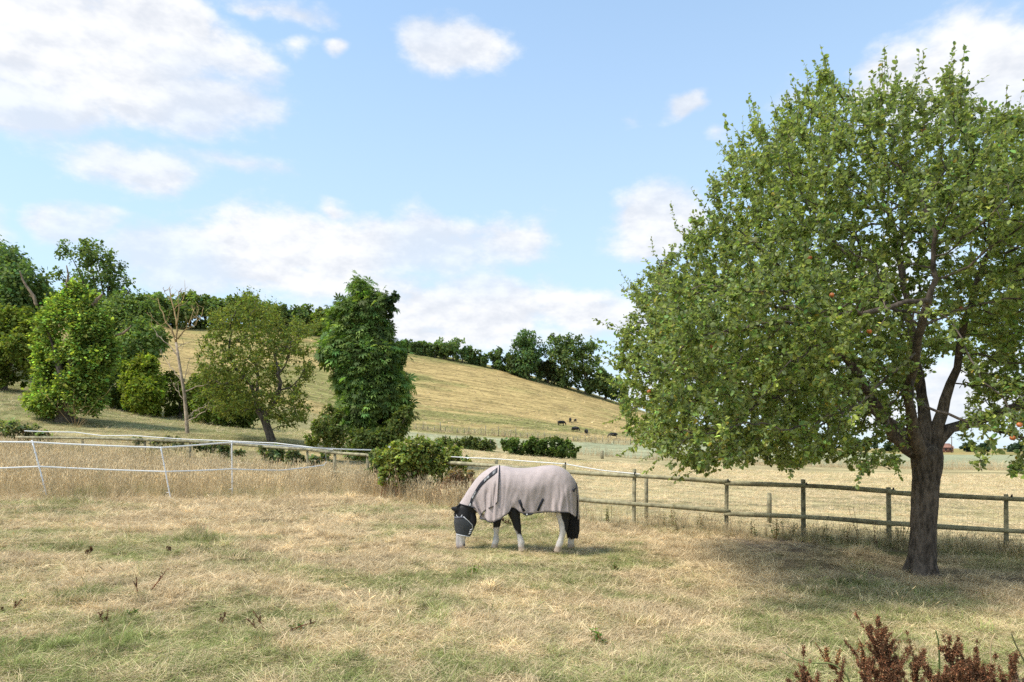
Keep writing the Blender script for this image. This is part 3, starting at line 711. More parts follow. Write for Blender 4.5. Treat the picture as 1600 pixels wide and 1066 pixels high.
# open-crowned gnarled tree
def gnarled_tree():
    r = np.random.default_rng(31); Y = 36.0
    base = W(425, Y, 694); base.z = h1(base.x, base.y)
    root = thing('gnarled_apple_tree', base, 'gnarled old apple tree with open crown and twisted limbs beyond the fence', 'tree')
    def q(px, py, dy=0): return np.array([(px - 800) / F * (Y + dy), Y + dy, CZ + (HZ - py) / F * (Y + dy)])
    limbs = [[(404, 640, 0), (398, 615, .2), (384, 592, .1), (366, 572, -.2), (358, 545, -.3), (362, 520, -.3)], [(412, 650, 0), (428, 632, -.3), (440, 610, -.5), (436, 585, -.6), (450, 560, -.6)],
             [(400, 630, 0), (404, 590, .6), (392, 560, .8), (385, 520, .9), (392, 490, .8)], [(440, 610, -.5), (462, 600, -.5), (478, 575, -.4)], [(436, 585, -.6), (430, 555, -.3), (462, 530, 0), (470, 515, 0)], [(384, 592, .1), (350, 600, -.2), (325, 590, -.3)]]
    nodes = [np.array(base) - (0, 0, .2), q(425, 690), q(420, 675), q(413, 655), q(404, 640)]; par = [-1, 0, 1, 2, 3]
    for L in limbs:
        p0 = q(*L[0]); prev = int(np.argmin([np.linalg.norm(n_ - p0) for n_ in nodes]))
        pts = [q(*a) for a in L]
        for a, b in zip(pts[:-1], pts[1:]):
            m = max(1, int(np.linalg.norm(b - a) / .35))
            for s in range(1, m + 1): nodes.append(a + (b - a) * s / m + r.normal(0, .05, 3)); par.append(prev); prev = len(nodes) - 1
    sil = [(305, 560), (318, 520), (330, 492), (360, 476), (378, 468), (380, 452), (400, 462), (422, 474), (440, 492), (470, 500), (500, 504), (498, 516), (468, 524), (472, 545), (484, 560), (488, 590), (476, 620), (482, 650), (462, 668), (432, 660), (405, 640), (385, 652), (345, 655), (325, 632), (308, 600)]
    N = 30000; X = base.x + r.uniform(-4.4, 3.2, N); Yy = Y + r.uniform(-2.6, 2.6, N); Z = base.z + r.uniform(.9, 8.3, N); A = np.stack([X, Yy, Z], 1)
    px, py = proj(A); k = in_poly(px, py, sil) & (fbm(X * .8, Yy * .8, Z * .8, seed=63, oct=2) > .42)
    A = A[k][:1500]
    P, par, D = grow(nodes, par, A, .26, 2.5, .34, 90, .3, (0, 0, 0), 5)
    rad = radii(par, len(P), .012, 2.2); rad = np.minimum(rad, .21); rad[:5] = np.maximum(rad[:5], [.27, .25, .22, .21, .20])
    big = 5
    v, qd = branch_mesh(P[:5], par[:5], rad[:5], 10); link('trunk', mesh_np('trunk', v, qd, None, [M_bark2], True), root)
    v, qd = branch_mesh(P, par, rad, 6, .012); link('branch', mesh_np('branch', v, qd, None, [M_bark2], True), root)
    thin = np.nonzero((rad < .06) & (np.arange(len(P)) > len(nodes)))[0]
    src = np.repeat(thin, 4); d = unit(D[src] * .6 + r.normal(0, .6, (len(src), 3)) + (0, 0, -.15)); L = r.uniform(.2, .6, len(src))
    b, ld, nm, sz = twig_leaves(P[src], d, L, 6, .125, r, up=.8)
    col = leaf_colours(len(b), (.175, .20, .06), .28, .14, r) * (.75 + .55 * fbm(b[:, 0] * .7, b[:, 1] * .7, b[:, 2] * .7, seed=7, oct=2))[:, None]
    v, qd, c = leaves(b, ld, nm, sz, col, width=1.1); link('crown', mesh_np('crown', v, qd, None, [M_leaf2], False, {'tintcol': c}), root, kind='stuff')
gnarled_tree()

# horse chestnut with big hand-shaped leaves
def palm_leaf():
    V, Q = [], []
    for k, a in enumerate((-75, -38, 0, 38, 75)):
        L = 1.0 - .12 * abs(k - 2); c, s = math.cos(R(a)), math.sin(R(a)); o = len(V)
        for (x, y, z) in ((0, 0, 0), (.15, .6, .03), (0, 1, -.22), (-.15, .6, .03)):
            x, y = x * L, y * L; V.append((x * c + y * s, y * c - x * s, z * L))
        Q.append((o, o + 1, o + 2, o + 3))
    return np.array(V), np.array(Q)
PV, PQ = palm_leaf()
chest = poly_tree('horse_chestnut_tree', 'tall narrow dark green chestnut tree with big drooping leaves beside the bramble', [(550.6, 446), (557.8, 436), (566.8, 448), (577.6, 452), (583.0, 462), (595.6, 456), (613.6, 462), (602.8, 480), (597.4, 500), (608.2, 520), (604.6, 540), (628.0, 545), (624.4, 565), (617.2, 580), (638.8, 600), (633.4, 625), (640.6, 645), (622.6, 660), (626.2, 690), (597.4, 712), (561.4, 712), (532.6, 705), (534.4, 670), (527.2, 640), (538.0, 615), (523.6, 600), (529.0, 580), (502.9, 562), (503.8, 540), (518.2, 528), (520.9, 505), (523.6, 480), (538.9, 468), (547.9, 478), (556.9, 470)], 32, 575, 15000, .25, (.125, .19, .045), 41, 9, M_chest, tmpl=PV, quads=PQ, width=1, var=.5, droop=.6, up=.6, per=14, lump=.06, gaps=.41, gfreq=.9, depth=.85)
dead_limbs(chest, 31.8, [[(588, 520, 4), (592, 490, 3), (600, 476, 2.5), (612, 468, 2), (622, 462, 1)], [(575, 520, 4), (574, 480, 3), (568, 455, 2), (556, 440, 1)], [(600, 476, 2), (606, 465, 1.5), (604, 458, 1)]], (.22, .2, .17), 'twig')
(v, q_, c), _, _ = lobe_crown([(604, 470, 8), (616, 464, 7), (610, 480, 8), (622, 468, 4), (556, 441, 4), (612, 500, 8)], 31.8, 700, .12, (.05, .085, .03), r_, None)
link('crown', mesh_np('crown', v, q_, None, [M_chest], False, {'tintcol': c}), chest, kind='stuff')
lobe_tree('field_shrub', 'pale green shrub at the left foot of the chestnut tree', 'shrub', [(518, 648, 16), (508, 672, 20), (525, 685, 18), (490, 688, 14)], 30, 512, 5000, .10, (.17,.20,.06), 42, 5, sparse=.3)
lobe_tree('field_shrub', 'mid green shrub right under the chestnut tree', 'shrub', [(630, 650, 14), (622, 670, 18), (640, 640, 8), (600, 690, 20), (565, 695, 22)], 29, 610, 6000, .10, (.12,.15,.045), 43, 4, sparse=.25)

# bare dead tree
def dead_tree():
    Y = 37.0; base = W(293, Y, 682); base.z = h1(base.x, Y)
    root = thing('dead_tree', base, 'slim bare dead tree with bleached trunk and lichen-yellow top branches', 'tree')
    def path(L, k=1): 
        return np.array([W(a, Y + (d[0] if d else 0), b) for a, b, c, *d in L]), np.array([c for a, b, c, *d in L]) * Y / F / 2 * .72
    main = [(294, 690, 10), (293, 680, 9), (291, 650, 8), (288, 615, 7), (283, 585, 6.5), (279, 560, 6), (275, 535, 5)]
    p, rd = path(main); mb = MB(); mb.tube(p, rd, 8, col=(1, .95, .9)); mb.build('trunk', M_dead, root, True)
    ye = (1.0, .85, .52); gr = (1.0, .95, .88)
    br = [([(275, 535, 4.5), (268, 515, 4), (258, 498, 3), (250, 480, 2), (246, 465, 1)], ye), ([(275, 535, 4.5), (276, 510, 4), (272, 485, 3), (266, 462, 2.5), (265, 450, 1.2)], ye),
          ([(276, 510, 3), (280, 485, 2.5), (278, 465, 2), (283, 450, 1)], ye), ([(277, 530, 4), (290, 515, 3), (298, 500, 2), (304, 480, 1)], ye), ([(290, 515, 2.5), (305, 508, 2), (316, 490, 1.5), (318, 480, .8)], ye),
          ([(268, 515, 2.5), (254, 510, 2), (240, 500, 1.5), (236, 488, .8)], ye), ([(280, 560, 3), (264, 540, 2), (244, 522, 1.5), (236, 508, .8)], gr), ([(285, 600, 2.5), (272, 580, 2), (262, 568, 1.4), (258, 560, .8)], gr),
          ([(289, 612, 3), (310, 604, 2), (330, 596, 1.5), (345, 580, .8)], gr), ([(287, 600, 2), (292, 575, 1.5), (297, 560, .8)], gr), ([(292, 655, 3), (305, 640, 2.5), (325, 634, 1.8), (352, 634, .8)], gr), ([(292, 660, 2.5), (310, 648, 2), (322, 640, 1)], gr),
          ([(266, 470, 2), (258, 458, 1.2), (255, 448, .6)], ye), ([(272, 485, 2), (285, 470, 1.4), (290, 455, .7)], ye), ([(276, 545, 2), (285, 538, 2), (297, 535, 1)], gr), ([(298, 500, 1.6), (308, 492, 1.2), (310, 478, .6)], ye), ([(287, 625, 2), (275, 610, 1.5), (270, 598, .7)], gr)]
    for k, (L, c) in enumerate(br):
        L = [(a, b, max(w_, 1.1), (i * .18 * math.sin(k * 2.1))) for i, (a, b, w_) in enumerate(L)]
        p, rd = path(L); t = np.linspace(0, len(L) - 1, len(L) * 3); P3 = np.stack([np.interp(t, range(len(L)), p[:, j]) for j in range(3)], 1) + rng.normal(0, .025, (len(t), 3))
        P3[0] = p[0]; mb = MB(); mb.tube(P3, np.interp(t, range(len(L)), rd), 5, col=c)
        for s in range(3):
            i = rng.integers(2, len(t)); dd = unit(rng.normal(0, 1, 3) + (0, 0, .9)); mb.tube([P3[i], P3[i] + dd * .35, P3[i] + dd * .55 + (0, 0, .15)], [.013, .01, .005], 4, col=c)
        mb.build('branch', M_dead, root, True)
dead_tree()
def bare_shrub(px, py, Y, hpx, n, label, col=(.95, .78, .5)):
    b = W(px, Y, py); root = thing('bare_shrub', b, label, 'shrub'); r = np.random.default_rng(px)
    for k in range(n):
        a = r.uniform(-1, 1); hh = hpx * Y / F * r.uniform(.5, 1); mb = MB()
        t = np.linspace(0, 1, 6)[:, None]; d = np.array([a * .6, r.normal(0, .3), 1.]); P = np.array(b) + d * hh * t + np.array([a * .3, 0, 0]) * t ** 2 * hh + r.normal(0, .02, (6, 3)) * t
        mb.tube(P, (.009 * (1 - .6 * t[:, 0])), 4, col=col)
        for s in range(4):
            i = r.integers(2, 6); dd = unit(r.normal(0, .6, 3) + (a * .4, 0, .8)); mb.tube([P[i], P[i] + dd * hh * .25], [.006, .003], 3, col=col)
        mb.build('stem', M_dead, root)
bare_shrub(118, 674, 36, 62, 9, 'straw-coloured bare twiggy shrub at the foot of the ivy-clad tree')

ORD = 'first second third fourth fifth sixth seventh eighth ninth tenth eleventh twelfth thirteenth fourteenth fifteenth sixteenth seventeenth'.split()
# wood and hedge along the crest
r_ = np.random.default_rng(51)
def gy(px, Y=236):
    p = W(px, Y); return HZ - F * (p.z - CZ) / Y
crest = [(232, 482, 24, DG), (252, 478, 22, BG), (275, 482, 24, DG), (298, 478, 24, MG), (322, 482, 22, DG), (345, 484, 22, BG), (368, 486, 22, DG), (392, 486, 22, MG), (415, 490, 22, BG), (436, 492, 20, DG), (458, 494, 20, BG), (480, 497, 18, DG), (500, 500, 16, MG), (520, 505, 16, DG), (545, 512, 14, DG), (570, 520, 14, BG), (595, 528, 12, DG)]
for k, (px, py, rp, cc) in enumerate(crest):
    lob = [(px + r_.uniform(-.5, .5) * rp, py + r_.uniform(-.35, .5) * rp, rp * r_.uniform(.5, .8)) for _ in range(8)] + [(px + q * 7, gy(px) - 5, 9) for q in (-1.5, -.5, .5, 1.5)]
    lobe_tree('crest_tree', f'{ORD[k]} tree from the left in the dark row along the hill crest', 'tree', lob, 236 + r_.uniform(-4, 4), px, 3000, .85, np.array(cc) * r_.uniform(.85, 1.2), 60 + k, 3, 'trees on the hill crest', var=.35)
ch = [(622, 537, 8), (636, 538, 9), (650, 541, 8), (664, 542, 11), (680, 545, 11), (694, 546, 14), (708, 540, 18), (722, 549, 13), (736, 556, 10), (752, 561, 10), (770, 556, 13), (782, 569, 9)]
for k, (px, py, rp) in enumerate(ch):
    lob = [(px + r_.uniform(-.6, .6) * rp, py + r_.uniform(-.3, .5) * rp, rp * r_.uniform(.5, .8)) for _ in range(5)] + [(px - 5, py + 6, 7), (px + 5, py + 7, 7)]
    lobe_tree('crest_shrub', [f'low dark hedge shrub on the bare hill shoulder, {ORD[k]} from the left', 'taller pointed shrub standing up from the hedge on the hill shoulder', 'thin grey-green sapling in the hedge on the hill shoulder'][1 if px == 708 else 2 if px == 770 else 0], 'shrub', lob, 238, px, 1500, .65, np.array(BG) * r_.uniform(.85, 1.3), 90 + k, 2, 'hedge shrubs on the hill shoulder', var=.3)
for k, (lob, bx, cc, lab) in enumerate([
        ([(824, 532, 18), (815, 548, 18), (835, 550, 20), (825, 565, 20), (842, 565, 14), (820, 580, 14), (838, 582, 14)], 826, (.12,.185,.075), 'rounded bluish-green tree on the hill shoulder'),
        ([(866, 530, 10), (872, 545, 18), (885, 535, 14), (880, 565, 22), (890, 555, 20), (872, 585, 16), (888, 588, 18), (880, 598, 10)], 880, (.14,.19,.072), 'dark open-topped tree in the middle of the hill shoulder clump'),
        ([(908, 542, 16), (918, 560, 20), (925, 548, 12), (905, 572, 20), (925, 582, 20), (936, 565, 10), (905, 595, 14), (922, 602, 14), (938, 600, 12), (900, 600, 10), (915, 606, 10), (930, 610, 10)], 915, (.145,.195,.072), 'broad dark tree at the right end of the hill shoulder clump'),
        ([(806, 570, 14), (818, 576, 12), (796, 566, 10)], 806, (.09,.125,.05), 'bushy shrub below the rounded bluish-green tree'),
        ([(848, 580, 12), (858, 575, 10), (866, 588, 10)], 856, (.10, .11, .05), 'pale olive shrub between the hill shoulder trees'),
        ([(940, 592, 14), (955, 600, 14), (930, 598, 12), (970, 610, 12), (940, 608, 9), (955, 614, 9), (972, 622, 9), (990, 626, 9), (925, 606, 8)], 945, (.14,.19,.072), 'low dark shrub under the right end of the hill shoulder clump')]):
    lobe_tree('hill_tree' if k < 3 else 'hill_shrub', lab, 'tree' if k < 3 else 'shrub', lob, 232 + k, bx, 5000, .7, cc, 120 + k, 4, 'clump on the hill shoulder', var=.38)
# clipped hedge stretches across the middle field
def hedge(label, x0, x1, top, bot, Y, n, colr, seed, gaps=()):
    r = np.random.default_rng(seed); lob = []
    for px in np.arange(x0 + 6, x1 - 4, 6.5):
        for py in np.arange(top + 8, bot, 8): 
            if not any(a < px < b and py > c for a, b, c in gaps): lob.append((px + r.normal(0, 2), py + r.normal(0, 1.5), 8.5))
    root, C = lobe_tree('hedge', label, 'hedge', lob, Y, (x0 + x1) / 2, n, .17, colr, seed, trunk=False, parts=('', '', 'foliage'), dj=.8, var=.4, group='hedges across the middle field')
    for k in range(int((x1 - x0) / 18)):
        px = x0 + 10 + k * 18; p = W(px, Y); mb = MB(); mb.tube([p - Vector((0, 0, .1)), p + Vector((r.normal(0, .1), 0, .6)), p + Vector((r.normal(0, .2), 0, 1.2))], [.09, .07, .04], 6); mb.build('stem', M_bark2, root)
hedge('lower dark hedge stretch with leafy green left end behind the bramble', 684, 776, 684, 709, 66, 9000, (.15,.18,.06), 71)
hedge('dense dark green hedge stretch ending beside the pale crop', 788, 898, 685, 713, 64, 12000, (.125,.175,.05), 72)
# far woods along the horizon
r_ = np.random.default_rng(77)
for k, (px, rp) in enumerate([(1010, 10), (1060, 12), (1105, 14), (1150, 12), (1190, 9), (1235, 9), (1290, 8), (1335, 9), (1380, 10), (1410, 7), (1510, 7), (1545, 8), (1590, 9)]):
    lob = [(px + r_.uniform(-1.6, 1.6) * rp, 703 - r_.uniform(0, .9) * rp, rp * r_.uniform(.5, .8)) for _ in range(7)]
    lobe_tree('distant_tree', f'small blue-green tree on the far horizon, {ORD[k]} from the left', 'tree', lob, 420, px, 700, 1.3, (.055, .085, .050), 150 + k, 2, 'trees on the far horizon')

# ------------------------------------------------------------------ wooden post and rail fence
M_wood = plain('weathered_fence_wood', (.27, .24, .15), .9, .4, 9, .5, stretch=(1, 1, 1))
M_wood2 = plain('mossy_fence_rail', (.31, .28, .17), .9, .35, 7, .5)
M_wire = plain('galvanised_wire', (.32, .32, .31), .5, .1, 10, 0)
M_tape = plain('white_fence_tape', (.80, .80, .78), .6, .06, 12, .0)
M_white = plain('white_plastic_post', (.78, .78, .77), .45, .06, 12, .0)
M_black = plain('black_plastic', (.02, .02, .022), .5, .1, 30, 0)
FX = [(-60, 28, 681), (30, 27, 683), (225, 26, 687), (360, 25, 694), (480, 23.8, 703), (560, 22.3, 711), (725, 18.6, 724.5), (860, 16.6, 736), (991, 15.5, 743), (1136, 15.0, 754.6), (1258, 14.6, 760), (1393, 14.2, 768), (1577, 13.6, 779), (1750, 13.1, 789), (1950, 12.6, 800)]
def fz(px):
    Y = np.interp(px, [a for a, _, _ in FX], [b for _, b, _ in FX]); py = np.interp(px, [a for a, _, _ in FX], [c for _, _, c in FX])
    return np.array(W(px, float(Y), float(py)))
wf = thing('wooden_fence', G(1258, 826), 'long weathered post-and-rail fence running behind the horse and apple tree', 'fence')
r_ = np.random.default_rng(4)
posts = [30, 128, 225, 295, 360, 422, 480, 522, 575, 640, 690, 775, 883, 991, 1136, 1258, 1393, 1577, 1770, 1950]
POSTP = []
for k, px in enumerate(posts):
    t = fz(px); g = h1(t[0], t[1]); extra = .115 if px in (1258, 991) else .05 if px in (1577, 1136, 1393) else .02
    if px in (775, 883): extra = .14
    rr = r_.uniform(.042, .05) * (1.15 if px == 1258 else 1)
    y = t[1] + .075; lean = r_.normal(0, .012, 2)
    p = np.array([t[0], y, 0]); mb = MB()
    z0, z1 = g - .3, t[2] + .03 + extra
    zs = np.array([z0, z0 + .3, (z0 + z1) / 2, z1 - .01, z1]); path = np.stack([p[0] + lean[0] * (zs - z0), p[1] + lean[1] * (zs - z0), zs], 1)
    mb.tube(path, np.array([rr, rr, rr * .98, rr * .95, rr * .82]), 10); mb.build('post', M_wood, wf, True)
    POSTP.append((px, p[0], y, z1))
for lvl, dz in enumerate((0, -.66)):
    for a, b in zip(posts[:-1:2], posts[2::2]):
        P0, P1 = fz(a), fz(b); mid = fz((a + b) / 2)
        t = np.linspace(-.02, 1.02, 12)[:, None]; path = P0 * (1 - t) ** 2 + 2 * (mid * 2 - (P0 + P1) / 2) * t * (1 - t) + P1 * t ** 2
        path[:, 2] += dz + r_.normal(0, .012) + .012 * np.sin(t[:, 0] * 5 + a); path[:, 1] -= .012
        # half-round rail
        mb = MB(); mb.tube(path, .052 + .004 * np.sin(t[:, 0] * 9), 9, squash=.95); mb.build('rail', M_wood2, wf, True)
# stock wire behind the rails
mb = MB(); xs = np.concatenate([np.linspace(480, 640, 30), np.linspace(900, 1950, 130)])
for hgt in (.12, .27, .42, .57, .72, .87):
    for seg in (np.linspace(480, 660, 14), np.linspace(880, 1950, 50)):
        pts = []
        for px in seg:
            t = fz(px); g = h1(t[0], t[1]); pts.append((t[0], t[1] + .13, g + hgt))
        mb.tube(pts, .0016, 3, cap=False)
for px in xs:
    t = fz(px); g = h1(t[0], t[1]); mb.tube([(t[0], t[1] + .13, g), (t[0], t[1] + .13, g + .9)], .0013, 3, cap=False)
mb.build('wire_mesh', M_wire, wf, kind='stuff')
def ribbon(pts, width, sag=0.0, n=10):
    """flat tape hung between points, a thin closed strip"""
    mb = MB(); pts = [np.array(p, float) for p in pts]
    for a, b in zip(pts[:-1], pts[1:]):
        t = np.linspace(0, 1, n)[:, None]; P = a * (1 - t) + b * t; P[:, 2] -= 4 * sag * np.linalg.norm(b - a) * (t * (1 - t))[:, 0]
        d = unit(b - a); nrm = unit(np.cross(d, (0, 0, 1.))) * .0015; tw = width / 2
        up = np.array([0, 0, tw]); V = np.stack([P - up - nrm, P + up - nrm, P + up + nrm, P - up + nrm], 1); mb.grid(V, closed=True)
    return mb
def pxz(px, py, dY=0.0, Y=None):
    y = (float(np.interp(px, [a for a, _, _ in FX], [b for _, b, _ in FX])) if Y is None else Y) + dY
    return np.array(W(px, y, py))
t = ribbon([pxz(a, b, -.06) for a, b in ((690, 713), (775, 717), (883, 725), (940, 735), (1000, 741))], .024, .002)
t.build('electric_tape', M_tape, None, label='white electric tape strung along the top rail behind the horse', cat='tape')
t = ribbon([pxz(a, b, -.1) for a, b in ((38, 673.5), (118, 675.5), (160, 681), (206, 680.5), (281, 686), (356, 689), (431, 692.5), (470, 697), (520, 703))], .035, .003)
t.build('electric_tape', M_tape, None, label='white electric tape along the far wooden fence behind the tall grass', cat='tape')
mb = MB()
for px in (883, 991, 1060, 1136, 1258, 1393, 1577):
    q = fz(px); q[2] = float(CZ + (HZ - np.interp(px, [775, 883, 940, 1000, 1136, 1258, 1393, 1577], [717, 725, 735, 741, 751.5, 757, 765, 776])) / F * q[1]); 
    mb = MB(); mb.tube([q + (0, -.02, -.03), q + (0, -.075, .03)], .012, 8); mb.tube([q + (0, -.07, .0), q + (0, -.07, .045)], .017, 8); mb.build('insulator', M_black, wf)
# temporary white tape fence
tf = thing('tape_post', G(75, 779), 'leftmost white plastic fence post, leaning left', 'post', 'white plastic posts of the tape fence')
POSTS3 = [((75, 779), (50, 688), 16.2, 'leftmost white plastic fence post, leaning left'), ((267, 776), (251, 698), 16.8, 'white plastic fence post between the leftmost one and the upright one'), ((363, 764), (362, 689), 18.0, 'upright white plastic fence post nearest the wooden fence'), ]
bpy.data.objects.remove(tf)
for (bx, by), (tx, ty), Y, lab in POSTS3:
    b = np.array(W(bx, Y)); tp = np.array(W(tx, Y - .1, ty)); root = thing('tape_post', Vector(b), lab, 'post', 'white plastic posts of the tape fence')
    mb = MB(); t = np.linspace(-.06, 1, 8)[:, None]; mb.tube(b * (1 - t) + tp * t, .016, 8); 
    mb.build('shaft', M_white, root, True)
    for f in (.25, .40, .53, .66, .79, .92, .985):
        c = b * (1 - f) + tp * f; mb = MB(); mb.tube([c + (0, -.012, -.012), c + (.0, -.036, -.012), c + (0, -.040, .018)], .006, 5); mb.build('tape_hook', M_white, root)
    b2 = b * .86 + tp * .14; mb = MB(); mb.tube([b2 + (-.07, -.0, 0), b2 + (.0, 0, .008)], .010, 6); mb.build('foot_tread', M_white, root)
def q3(px, py): return pxz(px, py, 0, float(np.interp(px, [-60, 75, 267, 362, 509, 590], [16.0, 16.2, 16.8, 17.9, 20.6, 21.8])))
t = ribbon([q3(a, b) for a, b in ((-60, 689), (50, 691), (251, 699.5), (362, 691), (509, 701), (590, 703.5))], .04, .004, 14)
t.build('electric_tape', M_tape, None, label='top white tape of the temporary fence on white posts', cat='tape')
t = ribbon([q3(a, b) for a, b in ((-60, 733), (62, 729), (259, 737), (362, 733), (440, 735), (506, 727), (510, 722), (508, 703))], .035, .004, 10)
t.build('electric_tape', M_tape, None, label='lower white tape of the temporary fence, looping up at its end', cat='tape')

# far post and wire fence at the foot of the hill
ff = thing('field_fence', W(800, 127), 'far line of small dark posts with wire below the hillside', 'fence')
for px in list(range(652, 1000, 9)):
    pxx = px + r_.uniform(-2, 2); b = W(pxx, 128 + r_.uniform(-.3, .3)); hgt = r_.choice([.75, .95, 1.3, 1.8], p=[.3, .4, .2, .1]); mb = MB(); mb.tube([b - Vector((0, 0, .2)), b + Vector((r_.normal(0, .05), 0, hgt))], .1, 6); mb.build('post', M_wood, ff)
mb = MB()
for z in (.4, .8): mb.tube([W(px, 128) + Vector((0, 0, z)) for px in range(652, 1000, 20)], .008, 3, cap=False)
mb.build('wire', M_wire, ff)
def loose_post(px, py_top, py_bot, Y, label, wpx=5):
    b = W(px, Y); top = W(px, Y, py_top); mb = MB(); rr = wpx / 2 * Y / F
    mb.tube([b - Vector((0, 0, .2)), (b + top) / 2, top - Vector((0, 0, rr * .4)), top], [rr, rr, rr * .95, rr * .7], 9)
    mb.build('field_post', M_wood, None, True, label=label, cat='post')
loose_post(941, 704, 716, 70, 'lone short wooden post at the edge of the pale crop')
loose_post(1202, 770, 790, 17.5, 'grey short post among the weeds behind the wooden fence', 7)
loose_post(1010, 744, 770, 17.2, 'thin grey post just behind the wooden fence', 6)
# far farmhouse and pole at the horizon
M_brick = plain('far_brick', (.24, .12, .085), .9, .2, 2, 0); M_roof = plain('far_roof_tiles', (.30, .15, .10), .9, .2, 2, 0); M_pane = plain('dark_window', (.03, .035, .04), .2, .1, 5, 0)
b = W(1478, 360); ho = thing('farmhouse', b, 'tiny red-brick farmhouse with tiled roof on the far horizon', 'house')
mb = MB(); mb.box((b.x - 4, b.y, b.z), (b.x + 4, b.y + 6, b.z + 2.6)); mb.build('wall', M_brick, ho)
mb = MB(); x0, x1, y0, y1, z0 = b.x - 4.4, b.x + 4.4, b.y - .4, b.y + 6.4, b.z + 2.6
mb.add([(x0, y0, z0), (x1, y0, z0), (x1, y1, z0), (x0, y1, z0), (x0 + .6, (y0 + y1) / 2, z0 + 2.2), (x1 - .6, (y0 + y1) / 2, z0 + 2.2)], [(0, 1, 5, 4), (2, 3, 4, 5)], [(1, 2, 5), (3, 0, 4)]); mb.build('roof', M_roof, ho)
for dx in (-2.5, 0, 2.5): mb = MB(); mb.box((b.x + dx - .5, b.y - .06, b.z + 1), (b.x + dx + .5, b.y + .02, b.z + 2)); mb.build('window', M_pane, ho)
b = W(1487, 330); up = thing('utility_pole', b, 'thin utility pole standing on the far horizon beside the farmhouse', 'pole')
mb = MB(); mb.tube([b, b + Vector((0, 0, 8))], [.22, .16], 8); mb.build('pole', M_bark2, up); mb = MB(); mb.box((b.x - 1.2, b.y - .08, b.z + 7.3), (b.x + 1.2, b.y + .08, b.z + 7.5)); mb.build('crossarm', M_bark2, up)

# ------------------------------------------------------------------ animals
def loft(mb, pts, rv, rh, sides=18, side_axis=np.array([0, 1., 0])):
    """tube along pts with radius rv in the animal's side plane and rh across it, closed by rounded ends"""
    P = np.array(pts, float); n = len(P); t = np.linspace(0, n - 1, n * 5)
    def cub(a):
        a = np.asarray(a, float); k = np.clip(t.astype(int), 0, n - 2); f = t - k
        p0, p1, p2, p3 = a[np.maximum(k - 1, 0)], a[k], a[k + 1], a[np.minimum(k + 2, n - 1)]
        if a.ndim > 1: f = f[:, None]
        return .5 * (2 * p1 + (p2 - p0) * f + (2 * p0 - 5 * p1 + 4 * p2 - p3) * f ** 2 + (3 * p1 - p0 - 3 * p2 + p3) * f ** 3)
    C, V_, H_ = cub(P), cub(rv), cub(rh)
    T = unit(np.gradient(C, axis=0)); S = np.tile(side_axis, (len(C), 1)); S = unit(S - T * (S * T).sum(1)[:, None]); U = np.cross(S, T)
    cc, vv, hh = [C], [V_], [H_]
    # caps
    th = np.linspace(0, 2 * np.pi, sides, endpoint=False)
    def ring(c, a, b, U_, S_): return c + a * np.cos(th)[:, None] * U_ + b * np.sin(th)[:, None] * S_
    rows = [ring(C[0] - T[0] * V_[0] * .5 * (1 - k) , V_[0] * math.sqrt(max(1 - (1 - k) ** 2, .002)), H_[0] * math.sqrt(max(1 - (1 - k) ** 2, .002)), U[0], S[0]) for k in (0, .3, .65)]
    rows += [ring(C[i], V_[i], H_[i], U[i], S[i]) for i in range(len(C))]
    rows += [ring(C[-1] + T[-1] * V_[-1] * .5 * k, V_[-1] * math.sqrt(max(1 - k ** 2, .002)), H_[-1] * math.sqrt(max(1 - k ** 2, .002)), U[-1], S[-1]) for k in (.35, .7, 1)]
    G_ = np.array(rows); m = len(rows); mb.grid(G_, closed=True)
    a, b = mb.n, 0
    base = mb.n - m * sides
    mb.add([G_[0].mean(0), G_[-1].mean(0)])
    mb.t.append(np.array([(mb.n - 2, base + (x + 1) % sides, base + x) for x in range(sides)] + [(mb.n - 1, base + (m - 1) * sides + x, base + (m - 1) * sides + (x + 1) % sides) for x in range(sides)]))
def fuse(mb, name, voxel, smooth_n=4):
    """one continuous skin out of overlapping lofts"""
    me = mb.mesh(name, None); o = bpy.data.objects.new(name, me); COL.objects.link(o)
    md = o.modifiers.new('r', 'REMESH'); md.mode = 'VOXEL'; md.voxel_size = voxel; md.use_smooth_shade = True
    s = o.modifiers.new('s', 'SMOOTH'); s.factor = .5; s.iterations = smooth_n
    dg = bpy.context.evaluated_depsgraph_get(); out = bpy.data.meshes.new_from_object(o.evaluated_get(dg)); bpy.data.objects.remove(o)
    out.name = name; return out
def paint(me, fn, mat):
    n = len(me.vertices); co = np.zeros(n * 3, np.float32); me.vertices.foreach_get('co', co); co = co.reshape(-1, 3)
    c = fn(co); c4 = np.concatenate([c, np.ones((n, 1))], 1).astype(np.float32)
    at = me.attributes.get('tintcol') or me.attributes.new('tintcol', 'FLOAT_COLOR', 'POINT'); at.data.foreach_set('color', c4.ravel())
    me.materials.clear(); me.materials.append(mat)
    me.polygons.foreach_set('use_smooth', [True] * len(me.polygons))
M_coat = plain('horse_coat', (1, 1, 1), .6, .12, 60, .15, use_tint=True, spec=.25)
M_rug = plain('fly_rug_mesh', (.50, .415, .392), .9, .09, 60, .22, 260, sheen=.15, spec=.1, use_tint=True)
M_trim = plain('black_binding', (.022, .023, .03), .7, .1, 80, .1)
M_mask = plain('fly_mask_mesh', (.055, .058, .060), .75, .2, 300, .3)
M_pale = plain('pale_binding', (.62, .62, .62), .7, .1, 40, .1)
M_hair = plain('black_hair', (.020, .018, .018), .5, .3, 50, .2, spec=.4)

